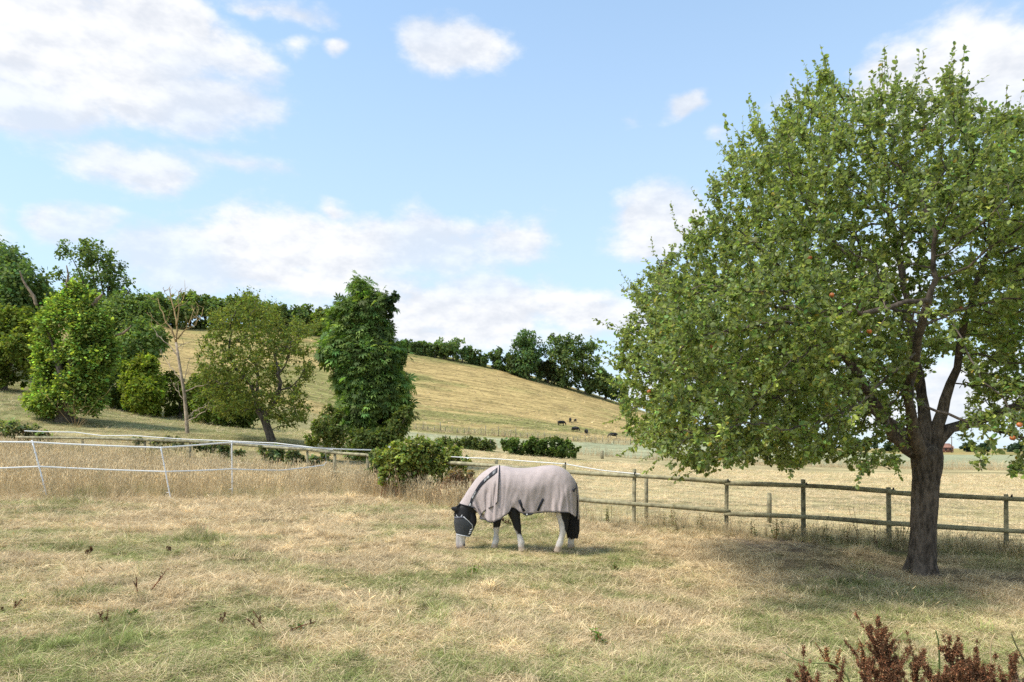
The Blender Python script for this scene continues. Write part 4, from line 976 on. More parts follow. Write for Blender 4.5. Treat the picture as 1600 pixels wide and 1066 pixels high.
HY = 11.75
def hp(px, py, dy=0.0):
    return np.array([(px - 800) / F * HY, HY + dy, CZ + (HZ - py) / F * HY])
hb = W(812, HY)
horse = thing('horse', hb, 'piebald horse grazing in the paddock, wearing a pale fly rug and dark face mask', 'horse')
S_ = HY / F
mb = MB()
loft(mb, [hp(768, 772), hp(786, 767), hp(810, 767), hp(835, 767), hp(860, 764), hp(879, 767), hp(894, 776)], [.26, .36, .36, .35, .36, .32, .16], [.19, .26, .30, .31, .29, .24, .12])
loft(mb, [hp(790, 757), hp(770, 763), hp(752, 775), hp(737, 788), hp(727, 796)], [.27, .25, .21, .175, .13], [.17, .145, .12, .10, .085])
loft(mb, [hp(725, 794), hp(725, 806), hp(723.5, 820), hp(721, 834), hp(719.5, 845), hp(720, 853), hp(721, 857)], [.13, .155, .14, .10, .082, .082, .055], [.10, .115, .105, .08, .068, .072, .05])
loft(mb, [hp(735, 800), hp(737, 814), hp(735, 825)], [.08, .09, .06], [.07, .08, .06])
for dy in (-.055, .055):     # ears, pricked forward
    loft(mb, [hp(719, 795, dy), hp(714, 796, dy * 1.3), hp(708, 794.5, dy * 1.6), hp(705, 793, dy * 1.7)], [.045, .048, .03, .008], [.03, .028, .02, .008])
def leg(pts, dy, rad):
    loft(mb, [hp(a, b, dy) for a, b in pts], rad, [x * .9 for x in rad], 12)
# near side is towards the camera (dy < 0)
NEAR, FAR = -.15, .13
leg([(775, 780), (777, 800), (776.5, 815), (775.5, 826), (774.8, 836), (774.8, 846), (773, 852), (772, 857)], FAR, [.12, .10, .075, .060, .045, .056, .056, .066])
leg([(795, 775), (802, 796), (806, 811), (808.5, 823), (811, 834), (814, 845.5), (814, 852), (815.5, 858)], NEAR, [.12, .115, .08, .066, .045, .060, .054, .068])
leg([(878, 772), (878, 795), (879, 810), (879.5, 824), (877, 836), (873.5, 848), (871.5, 854), (870, 859.5)], NEAR, [.13, .14, .10, .075, .050, .062, .058, .072])
leg([(880, 772), (888, 795), (893, 810), (897, 824), (896, 836), (893.5, 846), (893, 851), (893.5, 856)], FAR, [.13, .14, .10, .075, .050, .060, .055, .066])
body = fuse(mb, 'body', .0125, 5)
def horse_col(c):
    px = 800 + F * c[:, 0] / HY; py = HZ - F * (c[:, 2] - CZ) / HY
    nz = (fbm(c[:, 0] * 14, c[:, 1] * 14, c[:, 2] * 14, seed=2, oct=3) - .5)
    blk = np.array([.018, .017, .017]); wht = np.array([.66, .60, .54]); pink = np.array([.52, .38, .32]); hoof = np.array([.42, .33, .25])
    out = np.tile(blk, (len(c), 1))
    face = (px < 745)
    wl = np.where(face, 834 + nz * 10 + (c[:, 1] - HY) * 0, np.where(px < 790, 826, np.where(px < 825, 828 + (px - 808) * .9, np.where(px < 887 - 0, 806 + (px - 876) * 3.2, 836))))
    isw = smooth(-1.2, 1.2, py + nz * 14 - wl)[:, None]
    out = out * (1 - isw) + wht * isw
    low = smooth(849.5, 853.5, py)[:, None] * (~face)[:, None]; out = out * (1 - low) + hoof * low
    pk = (smooth(845, 855, py) * face)[:, None] * .7; out = out * (1 - pk) + pink * pk
    gr = (face & (py > 834) & (px < 718.5))[:, None] * .55; out = out * (1 - gr) + np.array([.20, .19, .19]) * gr
    nose = np.exp(-((px - 725.5) / 1.6) ** 2 - ((py - 851) / 2.6) ** 2)[:, None] * .9; out = out * (1 - nose) + blk * nose
    return out
paint(body, horse_col, M_coat); link('body', body, horse)
# tail
mb = MB(); rt = np.random.default_rng(5)
for k in range(420):
    a = rt.uniform(0, 2 * np.pi); q = math.sqrt(rt.random()); t = np.linspace(0, 1, 9); end = rt.uniform(.86, 1.02)
    wd = np.interp(t, [0, .15, .5, .85, 1], [3.5, 5, 7.5, 10.5, 8.5]); x = np.interp(t, [0, .1, .3, .7, 1], [895.5, 898.5, 898, 896.5, 894.5]) + wd * q * math.cos(a)
    y = 764 + (841.5 - 764) * t * end; P = np.array([hp(x_, y_, 0.02 + q * math.sin(a) * w_ * S_ * .8) for x_, y_, w_ in zip(x, y, wd)])
    P += rt.normal(0, .004, P.shape); mb.tube(P, .0095 * np.linspace(1, .35, 9), 4, cap=False)
mb.build('tail', M_hair, horse, True)
mb = MB()                    # mane between the rug and the brow
for k in range(90):
    s = rt.random(); p = hp(716 + 6 * s, 791 - 5 * s, rt.uniform(-.03, .03)); d = np.array([-.05 - .04 * rt.random(), rt.uniform(-.09, .04), -.05 - .16 * rt.random()])
    mb.tube([p, p + d * .4 + (0, -.02, .015), p + d], [.008, .007, .002], 4, cap=False)
mb.build('mane', M_hair, horse, True)
# ---- rug
rug = thing('rug', hb, None, None); rug.parent = horse; rug.matrix_parent_inverse = Matrix.Translation(hb).inverted()
def interp_rows(keys, m):
    K = np.array(keys, float); t = np.linspace(0, len(K) - 1, m); k = np.clip(t.astype(int), 0, len(K) - 2); f = (t - k)[:, None]
    p0, p1, p2, p3 = K[np.maximum(k - 1, 0)], K[k], K[k + 1], K[np.minimum(k + 2, len(K) - 1)]
    return .5 * (2 * p1 + (p2 - p0) * f + (2 * p0 - 5 * p1 + 4 * p2 - p3) * f ** 2 + (3 * p1 - p0 - 3 * p2 + p3) * f ** 3)
# px, topline row, hem row, half width, half-girth drop
body_rows = interp_rows([(757, 748, 808, .16, .26), (768, 738, 814, .24, .30), (781, 728.5, 809, .29, .33), (792, 729, 801, .31, .34), (801, 731, 791, .325, .34), (810, 731.5, 797, .33, .34), (822, 731.5, 800.5, .335, .34), (836, 730, 799.5, .335, .34), (849, 728, 798, .335, .34), (866, 727.5, 797.5, .33, .34), (879, 731.5, 798, .315, .33), (889, 739, 799.5, .28, .32), (895, 746.5, 805.5, .235, .30), (899.5, 754, 804, .17, .27)], 120)
def body_side(sgn, m=34):
    s = np.linspace(0, 1, m); P = np.zeros((len(body_rows), m, 3))
    for i, (px, tp, hm, wd, dr) in enumerate(body_rows):
        top = hp(px, tp); zt = top[2]; zh = hp(px, hm)[2]; th = np.clip(s / .6, 0, 1) * np.pi / 2
        y = wd * np.sin(th) ** .9; z = zt - dr * (1 - np.cos(th))
        q = np.clip((s - .6) / .4, 0, 1); z = np.where(s > .6, (zt - dr) * (1 - q) + zh * q, z)
        tuck = np.interp(px, [757, 790, 805, 850, 870, 900], [.0, .02, .06, .06, -.01, -.03])
        fold = np.interp(px, [757, 785, 812, 845, 868, 898], [.012, .020, .012, .010, .022, .03])
        if sgn > 0: zh += .02
        y = y - tuck * q ** 1.3 + fold * q ** 1.4 * (np.sin(px * .31 + sgn + 2.2 * math.sin(px * .13)) * .8 + np.sin(px * .74 + 2) * .35) * (.35 + .65 * abs(math.sin(px * .07 + .4)))
        y = y + .006 * np.sin(px * .11 + s * 7) * np.sin(th) * (1 - .5 * q) 
        hv = np.array([vn(px * .16 + s_ * 1.5, s_ * 5.0 + (px - 830) * .05, seed=8 + (sgn > 0)) for s_ in s]); y = y + .022 * (hv - .5) * smooth(.12, .5, s) + .016 * np.abs(np.sin((px - 868) * .42 - s * 3.0)) * smooth(862, 872, px) * smooth(.45, .75, s) + .014 * np.abs(np.sin((px - 780) * .36 + s * 4)) * smooth(800, 788, px) * smooth(.4, .7, s)
        lx = np.interp(q, [0, 1], [0, .012 * math.sin(px * .5)])
        P[i] = np.stack([top[0] + lx + 0 * s, HY + sgn * y, z], 1)
    return P
PN, PF = body_side(-1), body_side(1)
mb = MB(); full = np.concatenate([PN[:, ::-1], PF[:, 1:]], 1); mb.grid(full)
def shell(mb, name, mat, parent, th=.006):
    o = mb.build(name, mat, parent, True); md = o.modifiers.new('thickness', 'SOLIDIFY'); md.thickness = th; md.offset = 0; return o
shell(mb, 'body_cover', M_rug, rug)
def hem(path, name, rad=.0075, parent=None):
    mb = MB(); mb.tube(path, rad, 6); mb.build(name, M_trim, parent or rug, True)
hem(PN[:, -1], 'binding'); hem(PF[:, -1], 'binding'); hem(full[-1], 'binding')
# chest flap
C0 = PN[0, -14:]; mb = MB(); fl = np.zeros((8, 10, 3))
for i, a in enumerate(np.linspace(0, 1, 8)):
    for j, b in enumerate(np.linspace(0, 1, 10)): fl[i, j] = hp(764 - 14 * a, 797 + 8 * a * (1 - b) + b * (15 - 1.5 * a), -.16 + .10 * a - .02 * math.sin(b * 3 + a * 4))
mb.grid(fl); shell(mb, 'chest_flap', M_rug, rug); hem(fl[:, -1], 'binding'); hem(fl[-1], 'binding')
# neck cover
neck_rows = interp_rows([(718, 787, 748.5, 795, .115), (724.5, 777, 751, 806, .128), (731, 766.5, 753, 803, .14), (747, 745, 757.5, 797, .185), (764, 732, 765, 792, .245), (774, 728.3, 772, 789, .295), (780.5, 727, 778.5, 781, .315)], 70)
def neck_pt(i, s, sgn, off=0.0):
    tx, ty, bx, by, wd = neck_rows[i]; a = i / (len(neck_rows) - 1)
    y = wd * np.sqrt(np.clip(1 - (1 - np.clip(s / .5, 0, 1)) ** 2, 0, 1)); y = np.where(s > .5, wd * (1 - .12 * (s - .5)), y)
    y = y + smooth(.3, .7, s) * (.020 * np.sin(a * 26 + s * 2) + .010 * np.sin(a * 47 + 1)) * (1 - .3 * smooth(.9, 1, a)) + off
    px = tx + (bx - tx) * s + 2.5 * np.sin(np.pi * s) * (1 - a); py = ty + (by - ty) * s
    return np.stack([(px - 800) / F * HY, HY + sgn * y, CZ + (HZ - py) / F * HY], -1)
ss = np.linspace(0, 1, 30)
NN = np.array([neck_pt(i, ss, -1) for i in range(len(neck_rows))]); NF = np.array([neck_pt(i, ss, 1) for i in range(len(neck_rows))])
mb = MB(); fulln = np.concatenate([NN[:, ::-1], NF[:, 1:]], 1); mb.grid(fulln); shell(mb, 'neck_cover', M_rug, rug)
hem(NN[:, -1], 'binding'); hem(NF[:, -1], 'binding'); hem(fulln[-1], 'binding'); hem(fulln[0], 'binding', .009)
# dark band with pale lettering along the neck cover
band = np.zeros((62, 4, 3)); bs = np.interp(np.linspace(0, 1, 62), [0, .35, .7, 1], [.40, .30, .205, .105])
for i in range(62):
    k = 2 + i
    hw = .052 if i < 45 else .06
    for j, d in enumerate(np.linspace(-hw, hw, 4)): band[i, j] = neck_pt(k, np.array(bs[i] + d), -1, .012)
mb = MB(); mb.grid(band); b_ = shell(mb, 'neck_band', M_trim, rug, .003)
mb = MB(); rl = np.random.default_rng(12)
for c0 in (8, 24, 41, 54):          # groups of small pale letters
    for k in range(7):
        i0 = c0 + k * .95 - 3; 
        if i0 < 0 or i0 > 60: continue
        i = int(i0); f = i0 - i; row = band[i] * (1 - f) + band[i + 1] * f; ax = unit(band[i + 1, 0] - band[i, 0]); upv = unit(row[-1] - row[0]); L = np.linalg.norm(row[-1] - row[0]); o = row[0] + np.array([0, -.006, 0])
        def stroke(a, b, w=.004):
            a, b = np.array(a), np.array(b); A = o + ax * a[0] * .011 + upv * (a[1] * .56 + .2) * L; B = o + ax * b[0] * .011 + upv * (b[1] * .56 + .2) * L; mb.tube([A, B], w * .62, 4)
        g = k % 4
        stroke((0, 0), (0, 1))
        if g in (0, 2): stroke((0, 1), (.8, 1)); stroke((0, .5), (.7, .5))
        if g in (1, 0): stroke((.8, 0), (.8, 1))
        if g in (3, 2): stroke((0, 0), (.8, 0))
        if g == 3: stroke((0, .5), (.8, .5))
mb.build('lettering', M_pale, rug)
def patch(pts, w, name, mat, parent, th=.004):
    P = np.array(pts); d = unit(P[-1] - P[0]); n_ = unit(np.cross(d, (0, 1., 0))) * w / 2; mb = MB(); mb.grid(np.stack([P - n_, P + n_], 1)); shell(mb, name, mat, parent, th)
def on_body(px, s): 
    i = int(np.argmin(np.abs(body_rows[:, 0] - px))); j = int(s * 33); return PN[i, j] + np.array([0, -.008, 0])
patch([on_body(812, .80), on_body(814, .87), on_body(817.5, .97)], .045, 'strap', M_trim, rug)
patch([on_body(846.5, .80), on_body(843, .88), on_body(840, .97)], .04, 'strap', M_trim, rug)
mb = MB(); mb.tube([hp(816, 799.5, -.29), hp(821, 802.5, -.27), hp(828, 802, -.27), hp(834, 799.5, -.28)], [.018, .028, .026, .01], 8, squash=.5); mb.build('belly_strap', M_trim, rug, True)
mb = MB(); mb.tube([hp(822, 801.5, -.305), hp(824, 801.5, -.305)], .014, 8); mb.build('buckle', M_pale, rug, True)
patch([hp(893.5, 762, -.30), hp(894.5, 767, -.29)], .03, 'tail_buckle', M_trim, rug, .012)
mb = MB(); mb.tube([hp(893, 764, -.27), hp(898, 763, -.2), hp(901, 754, -.1)], .007, 6); mb.build('tail_cord', M_trim, rug, True)
# tail flap
tfp = np.zeros((16, 12, 3))
for i, a in enumerate(np.linspace(0, 1, 16)):
    for j, b in enumerate(np.linspace(-1, 1, 12)): tfp[i, j] = hp(np.interp(a, [0, .2, .5, 1], [897, 903, 905.2, 905]) - 3.2 * abs(b) ** 2 + .5 * math.sin(b * 7), 748 + (810 - 748) * a + 2 * abs(b), .05 + b * .14)
mb = MB(); mb.grid(tfp); shell(mb, 'tail_flap', M_rug, rug); hem(tfp[:, 0], 'binding'); hem(tfp[:, -1], 'binding'); hem(tfp[-1], 'binding')
# ---- fly mask
mask = thing('fly_mask', hb, None, None); mask.parent = horse; mask.matrix_parent_inverse = Matrix.Translation(hb).inverted()
mr = interp_rows([(710.5, 807.5, 730, 806, .122), (709.5, 815, 737, 813, .132), (710, 822, 742, 821.5, .125), (711, 829, 738, 831, .108), (713, 834, 735, 838, .095)], 20)
th = np.linspace(0, 2 * np.pi, 30)
MP = np.zeros((20, 30, 3))
for i, (fx, fy, bx, by, wd) in enumerate(mr):
    cx_, cy_ = (fx + bx) / 2, (fy + by) / 2
    for j, t_ in enumerate(th): MP[i, j] = hp(cx_ + (bx - fx) / 2 * math.cos(t_), cy_ + (by - fy) / 2 * math.cos(t_), wd * math.sin(t_))
mb = MB(); mb.grid(MP); shell(mb, 'mesh_cover', M_mask, mask, .004)
M_grey = plain('grey_band', (.12, .12, .14), .8, .1, 60, .1)
mb = MB(); mb.tube(MP[1], .013, 6, cap=False, squash=1.5); mb.build('brow_band', M_grey, mask, True)
mb = MB(); mb.tube(MP[-1], .009, 6, cap=False); mb.build('nose_binding', M_pale, mask, True)
near = MP[:, 15:]; mb = MB(); P = np.array([MP[min(int(a), 19), 30 - 1 - int(b)] for a, b in ((0, 5), (4, 4), (8, 3), (12, 2))]) + (0, -.012, 0); P[:, 1] = np.minimum(P[:, 1], HY - .07); mb.tube(P, .007, 6); mb.build('cheek_binding', M_pale, mask, True)
t_ = np.linspace(0, np.pi, 12); mb = MB(); mb.tube(np.array([hp(718.5 + 4.5 * math.cos(a), 806.5 - 5 * 0 + 2.2 * math.sin(a) - 1.5 * abs(math.cos(a)) * 2, -.118) for a in t_]), .008, 6); mb.build('ear_binding', M_pale, mask, True)
for k in range(3): 
    a = hp(733.5 + k * .9 - .5, 833.5 - k * 3, -.115); b = hp(737 + k * .9 - .3, 831.5 - k * 3, -.105); mb = MB(); mb.tube([a, b], .007, 6); mb.build('fastening', M_pale, mask, True)

# ---- cattle on the hillside
mb = MB()
loft(mb, [(-.75, 0, 1.0), (-.3, 0, .98), (.2, 0, .95), (.7, 0, 1.0), (.95, 0, 1.02)], [.32, .40, .43, .38, .2], [.28, .36, .38, .33, .18])
loft(mb, [(-.8, 0, 1.05), (-1.05, 0, .85), (-1.25, 0, .6)], [.26, .2, .16], [.2, .15, .13]); loft(mb, [(-1.22, 0, .65), (-1.32, 0, .42), (-1.36, 0, .2)], [.15, .14, .09], [.14, .12, .09])
for x, y in ((-.62, -.2), (-.55, .2), (.75, -.2), (.82, .2)): loft(mb, [(x, y, .9), (x, y, .55), (x + (.03 if x > 0 else -.02), y, .3), (x, y, .02)], [.17, .11, .07, .08], [.15, .1, .07, .08], 10)
loft(mb, [(1.02, 0, 1.25), (1.12, 0, .95), (1.12, 0, .45)], [.05, .03, .06], [.05, .03, .06], 8)
for y in (-.2, .2): loft(mb, [(-1.22, y * .5, .66), (-1.2, y * 1.3, .64)], [.06, .03], [.03, .02], 8)
cow_me = fuse(mb, 'body', .045, 3); M_cow = plain('black_hide', (.008, .008, .009), .6, .2, 8, .1, use_tint=True)
paint(cow_me, lambda c: np.ones((len(c), 3)), M_cow)
for (px, py, rz, lab) in [(877, 665.5, 200, 'black cow standing apart to the left of the small herd'), (891, 660.5, 82, 'uppermost black cow of the herd, seen end-on'), (899, 660, 100, 'small black calf beside the uppermost cow'), (899, 675.5, 140, 'black cow grazing downhill in the middle of the herd'),
                       (916, 679.5, 95, 'black cow seen end-on close to the far posts'), (958, 685.5, 5, 'black cow side-on by the apple tree branches, rightmost of the herd')]:
    b = G(px, py, 90, 230); o = link('cow', cow_me, None, lab, 'cow', 'black cattle on the hillside'); o.location = b; o.rotation_euler = (0, 0, R(rz)); s = .62 if 'calf' in lab else .85; o.scale = (s, s, s)

# ------------------------------------------------------------------ grass
def blades(n, r, lmin, lmax, spread, lean, width, curl, segs=3, zmin=0.0):
    """n blades as arrays: tapering ribbons that bend over"""
    a = r.uniform(0, 2 * np.pi, n); q = spread * np.sqrt(r.random(n)); root = np.stack([q * np.cos(a), q * np.sin(a), np.zeros(n)], 1)
    az = r.uniform(0, 2 * np.pi, n); el = np.clip(r.normal(lean, .28, n), .02, 1.5); L = r.uniform(lmin, lmax, n)
    V = []; p = root.copy(); e = el.copy(); w0 = width * r.uniform(.7, 1.3, n); sd = np.stack([-np.sin(az), np.cos(az), np.zeros(n)], 1)
    sd = unit(sd + r.normal(0, .35, (n, 3)))
    cr = curl * r.uniform(.3, 1.4, n)
    for s in range(segs):
        ww = w0 * (1 - .75 * (s / segs)); V += [p - sd * ww[:, None] / 2, p + sd * ww[:, None] / 2]
        d = np.stack([np.cos(az) * np.cos(e), np.sin(az) * np.cos(e), np.sin(e)], 1); p = p + d * (L / segs)[:, None]; p[:, 2] = np.maximum(p[:, 2], zmin + .004); e = e - cr
    V.append(p); V = np.stack(V, 1); k = V.shape[1]
    q4 = [(2 * s, 2 * s + 1, 2 * s + 3, 2 * s + 2) for s in range(segs - 1)]; t3 = [(2 * segs - 2, 2 * segs - 1, 2 * segs)]
    o = (np.arange(n) * k)[:, None, None]
    c = np.stack([r.uniform(.62, 1.28, n), r.random(n), np.zeros(n)], 1)
    return V.reshape(-1, 3), (np.array(q4)[None] + o).reshape(-1, 4), (np.array(t3)[None] + o).reshape(-1, 3), np.repeat(c, k, 0)
def proto(name, groups, mat, seed, heads=0, hh=(.45, .75)):
    r = np.random.default_rng(seed); mb = MB()
    for g in groups: v, q, t, c = blades(g[0], r, *g[1:]); mb.add(v, q, t, c)
    for k in range(heads):         # flowering stems with a feathery head
        a, b = r.uniform(0, 2 * np.pi, 2); h_ = r.uniform(*hh); base = np.array([.06 * math.cos(a), .06 * math.sin(a), 0]) * r.random(); ln = np.array([math.cos(b), math.sin(b), 0]) * r.uniform(.03, .22)
        t = np.linspace(0, 1, 5)[:, None]; P = base + np.array([0, 0, h_]) * t + ln * t ** 2; c = (r.uniform(.75, 1.25), r.uniform(0, .35), 0)
        mb.tube(P, .0022 * (1 - .4 * t[:, 0]), 3, cap=False, col=c)
        d = unit(P[-1] - P[-2]); hl = r.uniform(.05, .11)
        mb.tube([P[-1] - d * .01, P[-1] + d * hl * .4, P[-1] + d * hl], [.003, .008, .002], 4, cap=False, col=(c[0] * 1.08, c[1] * .6, 0))
    return bpy.data.objects.new(name, mb.mesh(name, mat))
def scatter(name, pts, scl, tint, bright, var, protos, label, r, cat=None, tilt=.1):
    n = len(pts); me = bpy.data.meshes.new(name); me.vertices.add(n); me.vertices.foreach_set('co', np.asarray(pts, np.float32).ravel())
    rot = np.stack([r.normal(0, tilt, n), r.normal(0, tilt, n), r.uniform(0, 6.283, n)], 1).astype(np.float32)
    me.attributes.new('rot', 'FLOAT_VECTOR', 'POINT').data.foreach_set('vector', rot.ravel())
    for k, v in (('scl', scl), ('tint', tint), ('bright', bright)): me.attributes.new(k, 'FLOAT', 'POINT').data.foreach_set('value', np.asarray(v, np.float32))
    me.attributes.new('kindno', 'INT', 'POINT').data.foreach_set('value', np.asarray(var, np.int32))
    ob = link(name, me, kind='stuff', label=label, cat=cat)
    ng = bpy.data.node_groups.new(name, 'GeometryNodeTree'); ng.interface.new_socket('Geometry', in_out='INPUT', socket_type='NodeSocketGeometry'); ng.interface.new_socket('Geometry', in_out='OUTPUT', socket_type='NodeSocketGeometry')
    g = NT(ng); gi = g.node('NodeGroupInput'); go = g.node('NodeGroupOutput'); join = g.node('GeometryNodeJoinGeometry')
    def attr(nm, ty): nd = g.node('GeometryNodeInputNamedAttribute', data_type=ty); nd.inputs['Name'].default_value = nm; return nd.outputs[0]
    kn, ro, sl = attr('kindno', 'INT'), attr('rot', 'FLOAT_VECTOR'), attr('scl', 'FLOAT')
    for k, p in enumerate(protos):
        cmp_ = g.node('FunctionNodeCompare', data_type='INT', operation='EQUAL'); g.l.new(kn, cmp_.inputs[2]); cmp_.inputs[3].default_value = k
        mp = g.node('GeometryNodeMeshToPoints'); g.l.new(gi.outputs[0], mp.inputs['Mesh']); g.l.new(cmp_.outputs[0], mp.inputs['Selection'])
        oi = g.node('GeometryNodeObjectInfo'); oi.inputs['Object'].default_value = p; oi.inputs['As Instance'].default_value = False
        ip = g.node('GeometryNodeInstanceOnPoints'); g.l.new(mp.outputs[0], ip.inputs['Points']); g.l.new(oi.outputs['Geometry'], ip.inputs['Instance']); g.l.new(ro, ip.inputs['Rotation']); g.l.new(sl, ip.inputs['Scale'])
        g.l.new(ip.outputs[0], join.inputs[0])
    g.l.new(join.outputs[0], go.inputs[0])
    md = ob.modifiers.new('scatter', 'NODES'); md.node_group = ng
    return ob
def fence_Y(X): return np.interp(X, FENX, FENY)
_f = np.array([fz(p)[:2] for p in range(-60, 1951, 30)]); FENX, FENY = _f[:, 0], _f[:, 1]
r_ = np.random.default_rng(101)
short = [proto('clump_short_a', [(34, .03, .075, .10, .40, .0045, .35), (12, .08, .16, .09, .18, .0035, .12)], M_grass, 1),
         proto('clump_short_b', [(36, .025, .06, .09, .6, .0045, .3), (8, .06, .13, .08, .2, .0035, .15)], M_grass, 2),
         proto('clump_hay', [(20, .10, .24, .13, .12, .0036, .06), (12, .04, .09, .11, .35, .004, .3)], M_grass, 3),
         proto('clump_tussock', [(44, .08, .17, .08, .9, .005, .3), (14, .08, .16, .08, .4, .004, .25)], M_grass, 4),
         proto('clump_stalks', [(18, .05, .12, .09, .6, .0045, .3)], M_grass, 5, 4, (.14, .34))]
def sample(n, y0, y1, dens, xm=1.5, k=.80):
    Y = np.exp(r_.uniform(math.log(y0), math.log(y1), n * 3)); X = r_.uniform(-1, 1, n * 3) * (k * Y + xm)
    p = dens(Y) * Y * (k * Y + xm); keep = r_.random(len(Y)) < p / p.max(); X, Y = X[keep][:n], Y[keep][:n]; return X, Y
X, Y = sample(64000, 3.6, 26, lambda y: y ** -1.25)
m = Y < fence_Y(X) - .05; X, Y = X[m], Y[m]
tr = G(1440, 897)
m = np.hypot(X - tr.x, Y - tr.y) > .3; X, Y = X[m], Y[m]
dr = dryness(X, Y); hay = fbm(X * .9, Y * 1.3, seed=61, oct=3); bare = smooth(9.6, 11.5, Y) * smooth(3.4, 4.6, X) * .85
m = r_.random(len(X)) > bare * smooth(.35, .6, fbm(X * 1.2, Y * 1.2, seed=64, oct=2)); X, Y, dr, hay = X[m], Y[m], dr[m], hay[m]
u = r_.random(len(X)); var = np.where(u < .45, 0, np.where(u < .72, 1, 2)); var[(hay > .55) & (u > .35)] = 2
var[(u > .985)] = 3; var[(u < .005)] = 4; var[(fbm(X * 1.5, Y * 1.5, seed=71, oct=2) > .70) & (u > .85)] = 3
tint = np.clip(.05 + .80 * dr + r_.normal(0, .10, len(X)), 0, 1); tint[var == 2] *= .35
br = np.exp(r_.normal(0, .21, len(X))) * (.92 + .25 * (hay - .5)) * np.where(var == 2, 1.12, 1)
scl = np.where(var == 4, .7, 1) * r_.uniform(.7, 1.25, len(X)) * (1 + .035 * np.clip(Y - 6, 0, 20)) * (1 - .35 * np.exp(-((X - .1) / 1.6) ** 2 - ((Y - 11.6) / .9) ** 2)) * (1 + .25 * smooth(13, 15.5, Y) * smooth(-2, -6, X))
Z = H(X, Y)
scatter('paddock_grass', np.stack([X, Y, Z], 1), scl, tint, br, var, short, 'short straw-coloured and green paddock grass around the horse', r_)
# tall dry grass behind the white tape
tall = [proto('clump_tall_a', [(26, .2, .5, .10, 1.15, .006, .22), (8, .15, .3, .08, .7, .005, .3)], M_tall, 11, 10, (.42, .72)),
        proto('clump_tall_b', [(30, .25, .6, .12, 1.25, .006, .16)], M_tall, 12, 7, (.5, .8)),
        proto('clump_tall_c', [(40, .15, .4, .12, .85, .006, .3)], M_tall, 13, 3, (.35, .6)),
        proto('clump_tall_d', [(36, .15, .34, .10, 1.1, .008, .3)], M_tall, 14)]
n = 9000; Y = r_.uniform(15.2, 30, n); px = r_.uniform(-120, 620, n); X = (px - 800) / F * Y
edge = np.interp(px, [-120, 75, 267, 362, 500, 620], [16.0, 16.2, 16.6, 17.4, 19.2, 20.2]) + (fbm(X * .5, Y * .5, seed=15) - .5) * 2.2
k = smooth(-.6, .7, Y - edge); fy = fence_Y(X); k = k * np.where(Y > fy, smooth(5.0, .5, Y - fy) * .7, 1); m = r_.random(n) < k; X, Y = X[m], Y[m]; k = k[m]
u = r_.random(len(X)); var = np.where(u < .45, 0, np.where(u < .75, 1, 2)); var[u > .965] = 3
past = Y > fence_Y(X) - .4
tint = np.clip(r_.normal(.10, .12, len(X)) + .35 * past * fbm(X * .4, Y * .4, seed=4) * 1.6 + .3 * (fbm(X * .6, Y * .6, seed=19) > .6), 0, 1); tint[var == 3] = .8
scatter('tall_grass', np.stack([X, Y, H(X, Y)], 1), r_.uniform(.6, 1.05, len(X)) * (.55 + .45 * k), tint, np.exp(r_.normal(0, .14, len(X))), var, tall, 'tall straw-coloured seeding grass behind the white tape fence', r_)
# rough strip under the wooden fence
n = 5200; px = r_.uniform(470, 1960, n); base = np.array([fz(p) for p in np.linspace(470, 1960, 300)]); X = np.interp(px, np.linspace(470, 1960, 300), base[:, 0]); Y = np.interp(px, np.linspace(470, 1960, 300), base[:, 1]) + r_.normal(.12, .32, n)
k = fbm(X * 1.1, Y * 1.1, seed=33, oct=2); m = r_.random(n) < smooth(.25, .6, k); X, Y, px = X[m], Y[m], px[m]
u = r_.random(len(X)); var = np.where(u < .25, 0, np.where(u < .3, 1, np.where(u < .7, 2, 3))); tint = np.clip(.25 + .75 * (fbm(X * .8, Y * .8, seed=35, oct=2) - .3) + r_.normal(0, .18, len(X)), 0, 1)
scatter('fence_grass', np.stack([X, Y, H(X, Y)], 1), r_.uniform(.35, .8, len(X)) * np.interp(px, [470, 800, 1000, 1960], [.9, .8, .72, .66]), tint, np.exp(r_.normal(-.08, .2, len(X))), var, tall, 'rough green and brown grass growing along the foot of the wooden fence', r_)
n = 620; px = r_.uniform(560, 750, n); Y = np.interp(px, [560, 750], [20.6, 17.2]) + r_.normal(0, .3, n); X = (px - 800) / F * Y
scatter('bramble_grass', np.stack([X, Y, H(X, Y)], 1), r_.uniform(.5, .95, n), np.clip(r_.normal(.12, .15, n), 0, 1), np.exp(r_.normal(-.1, .25, n)), r_.integers(0, 3, n), tall, 'tall dry grass standing in front of the green bramble', r_)
# meadow beyond the fence, crop edge and hill foot fringe
X, Y = sample(26000, 13, 62, lambda y: y ** -1.15, 3); m = (Y > fence_Y(X) + .5) & ((800 + F * X / Y > 470) | (Y > 31)); X, Y = X[m], Y[m]
dr = dryness(X * .6, Y * .6); u = r_.random(len(X)); var = np.where(u < .5, 0, np.where(u < .7, 1, 2)); var[u > .992] = 3
pxx = 800 + F * X / Y; tint = np.clip(.05 + .40 * dr + r_.normal(0, .1, len(X)) + .30 * (pxx < 480), 0, 1)
scatter('meadow_grass', np.stack([X, Y, H(X, Y)], 1), r_.uniform(.9, 1.5, len(X)) * (1 + .03 * (Y - 14)), tint, np.exp(r_.normal(.06, .12, len(X))), var, short, 'pale mown meadow grass beyond the wooden fence', r_)
n = 2600; px = r_.uniform(600, 1900, n); Y = np.where(r_.random(n) < .55, r_.normal(79, 1.2, n), np.where(px < 1050, r_.normal(127.5, 1.2, n), r_.normal(79, 2, n))); X = (px - 800) / F * Y
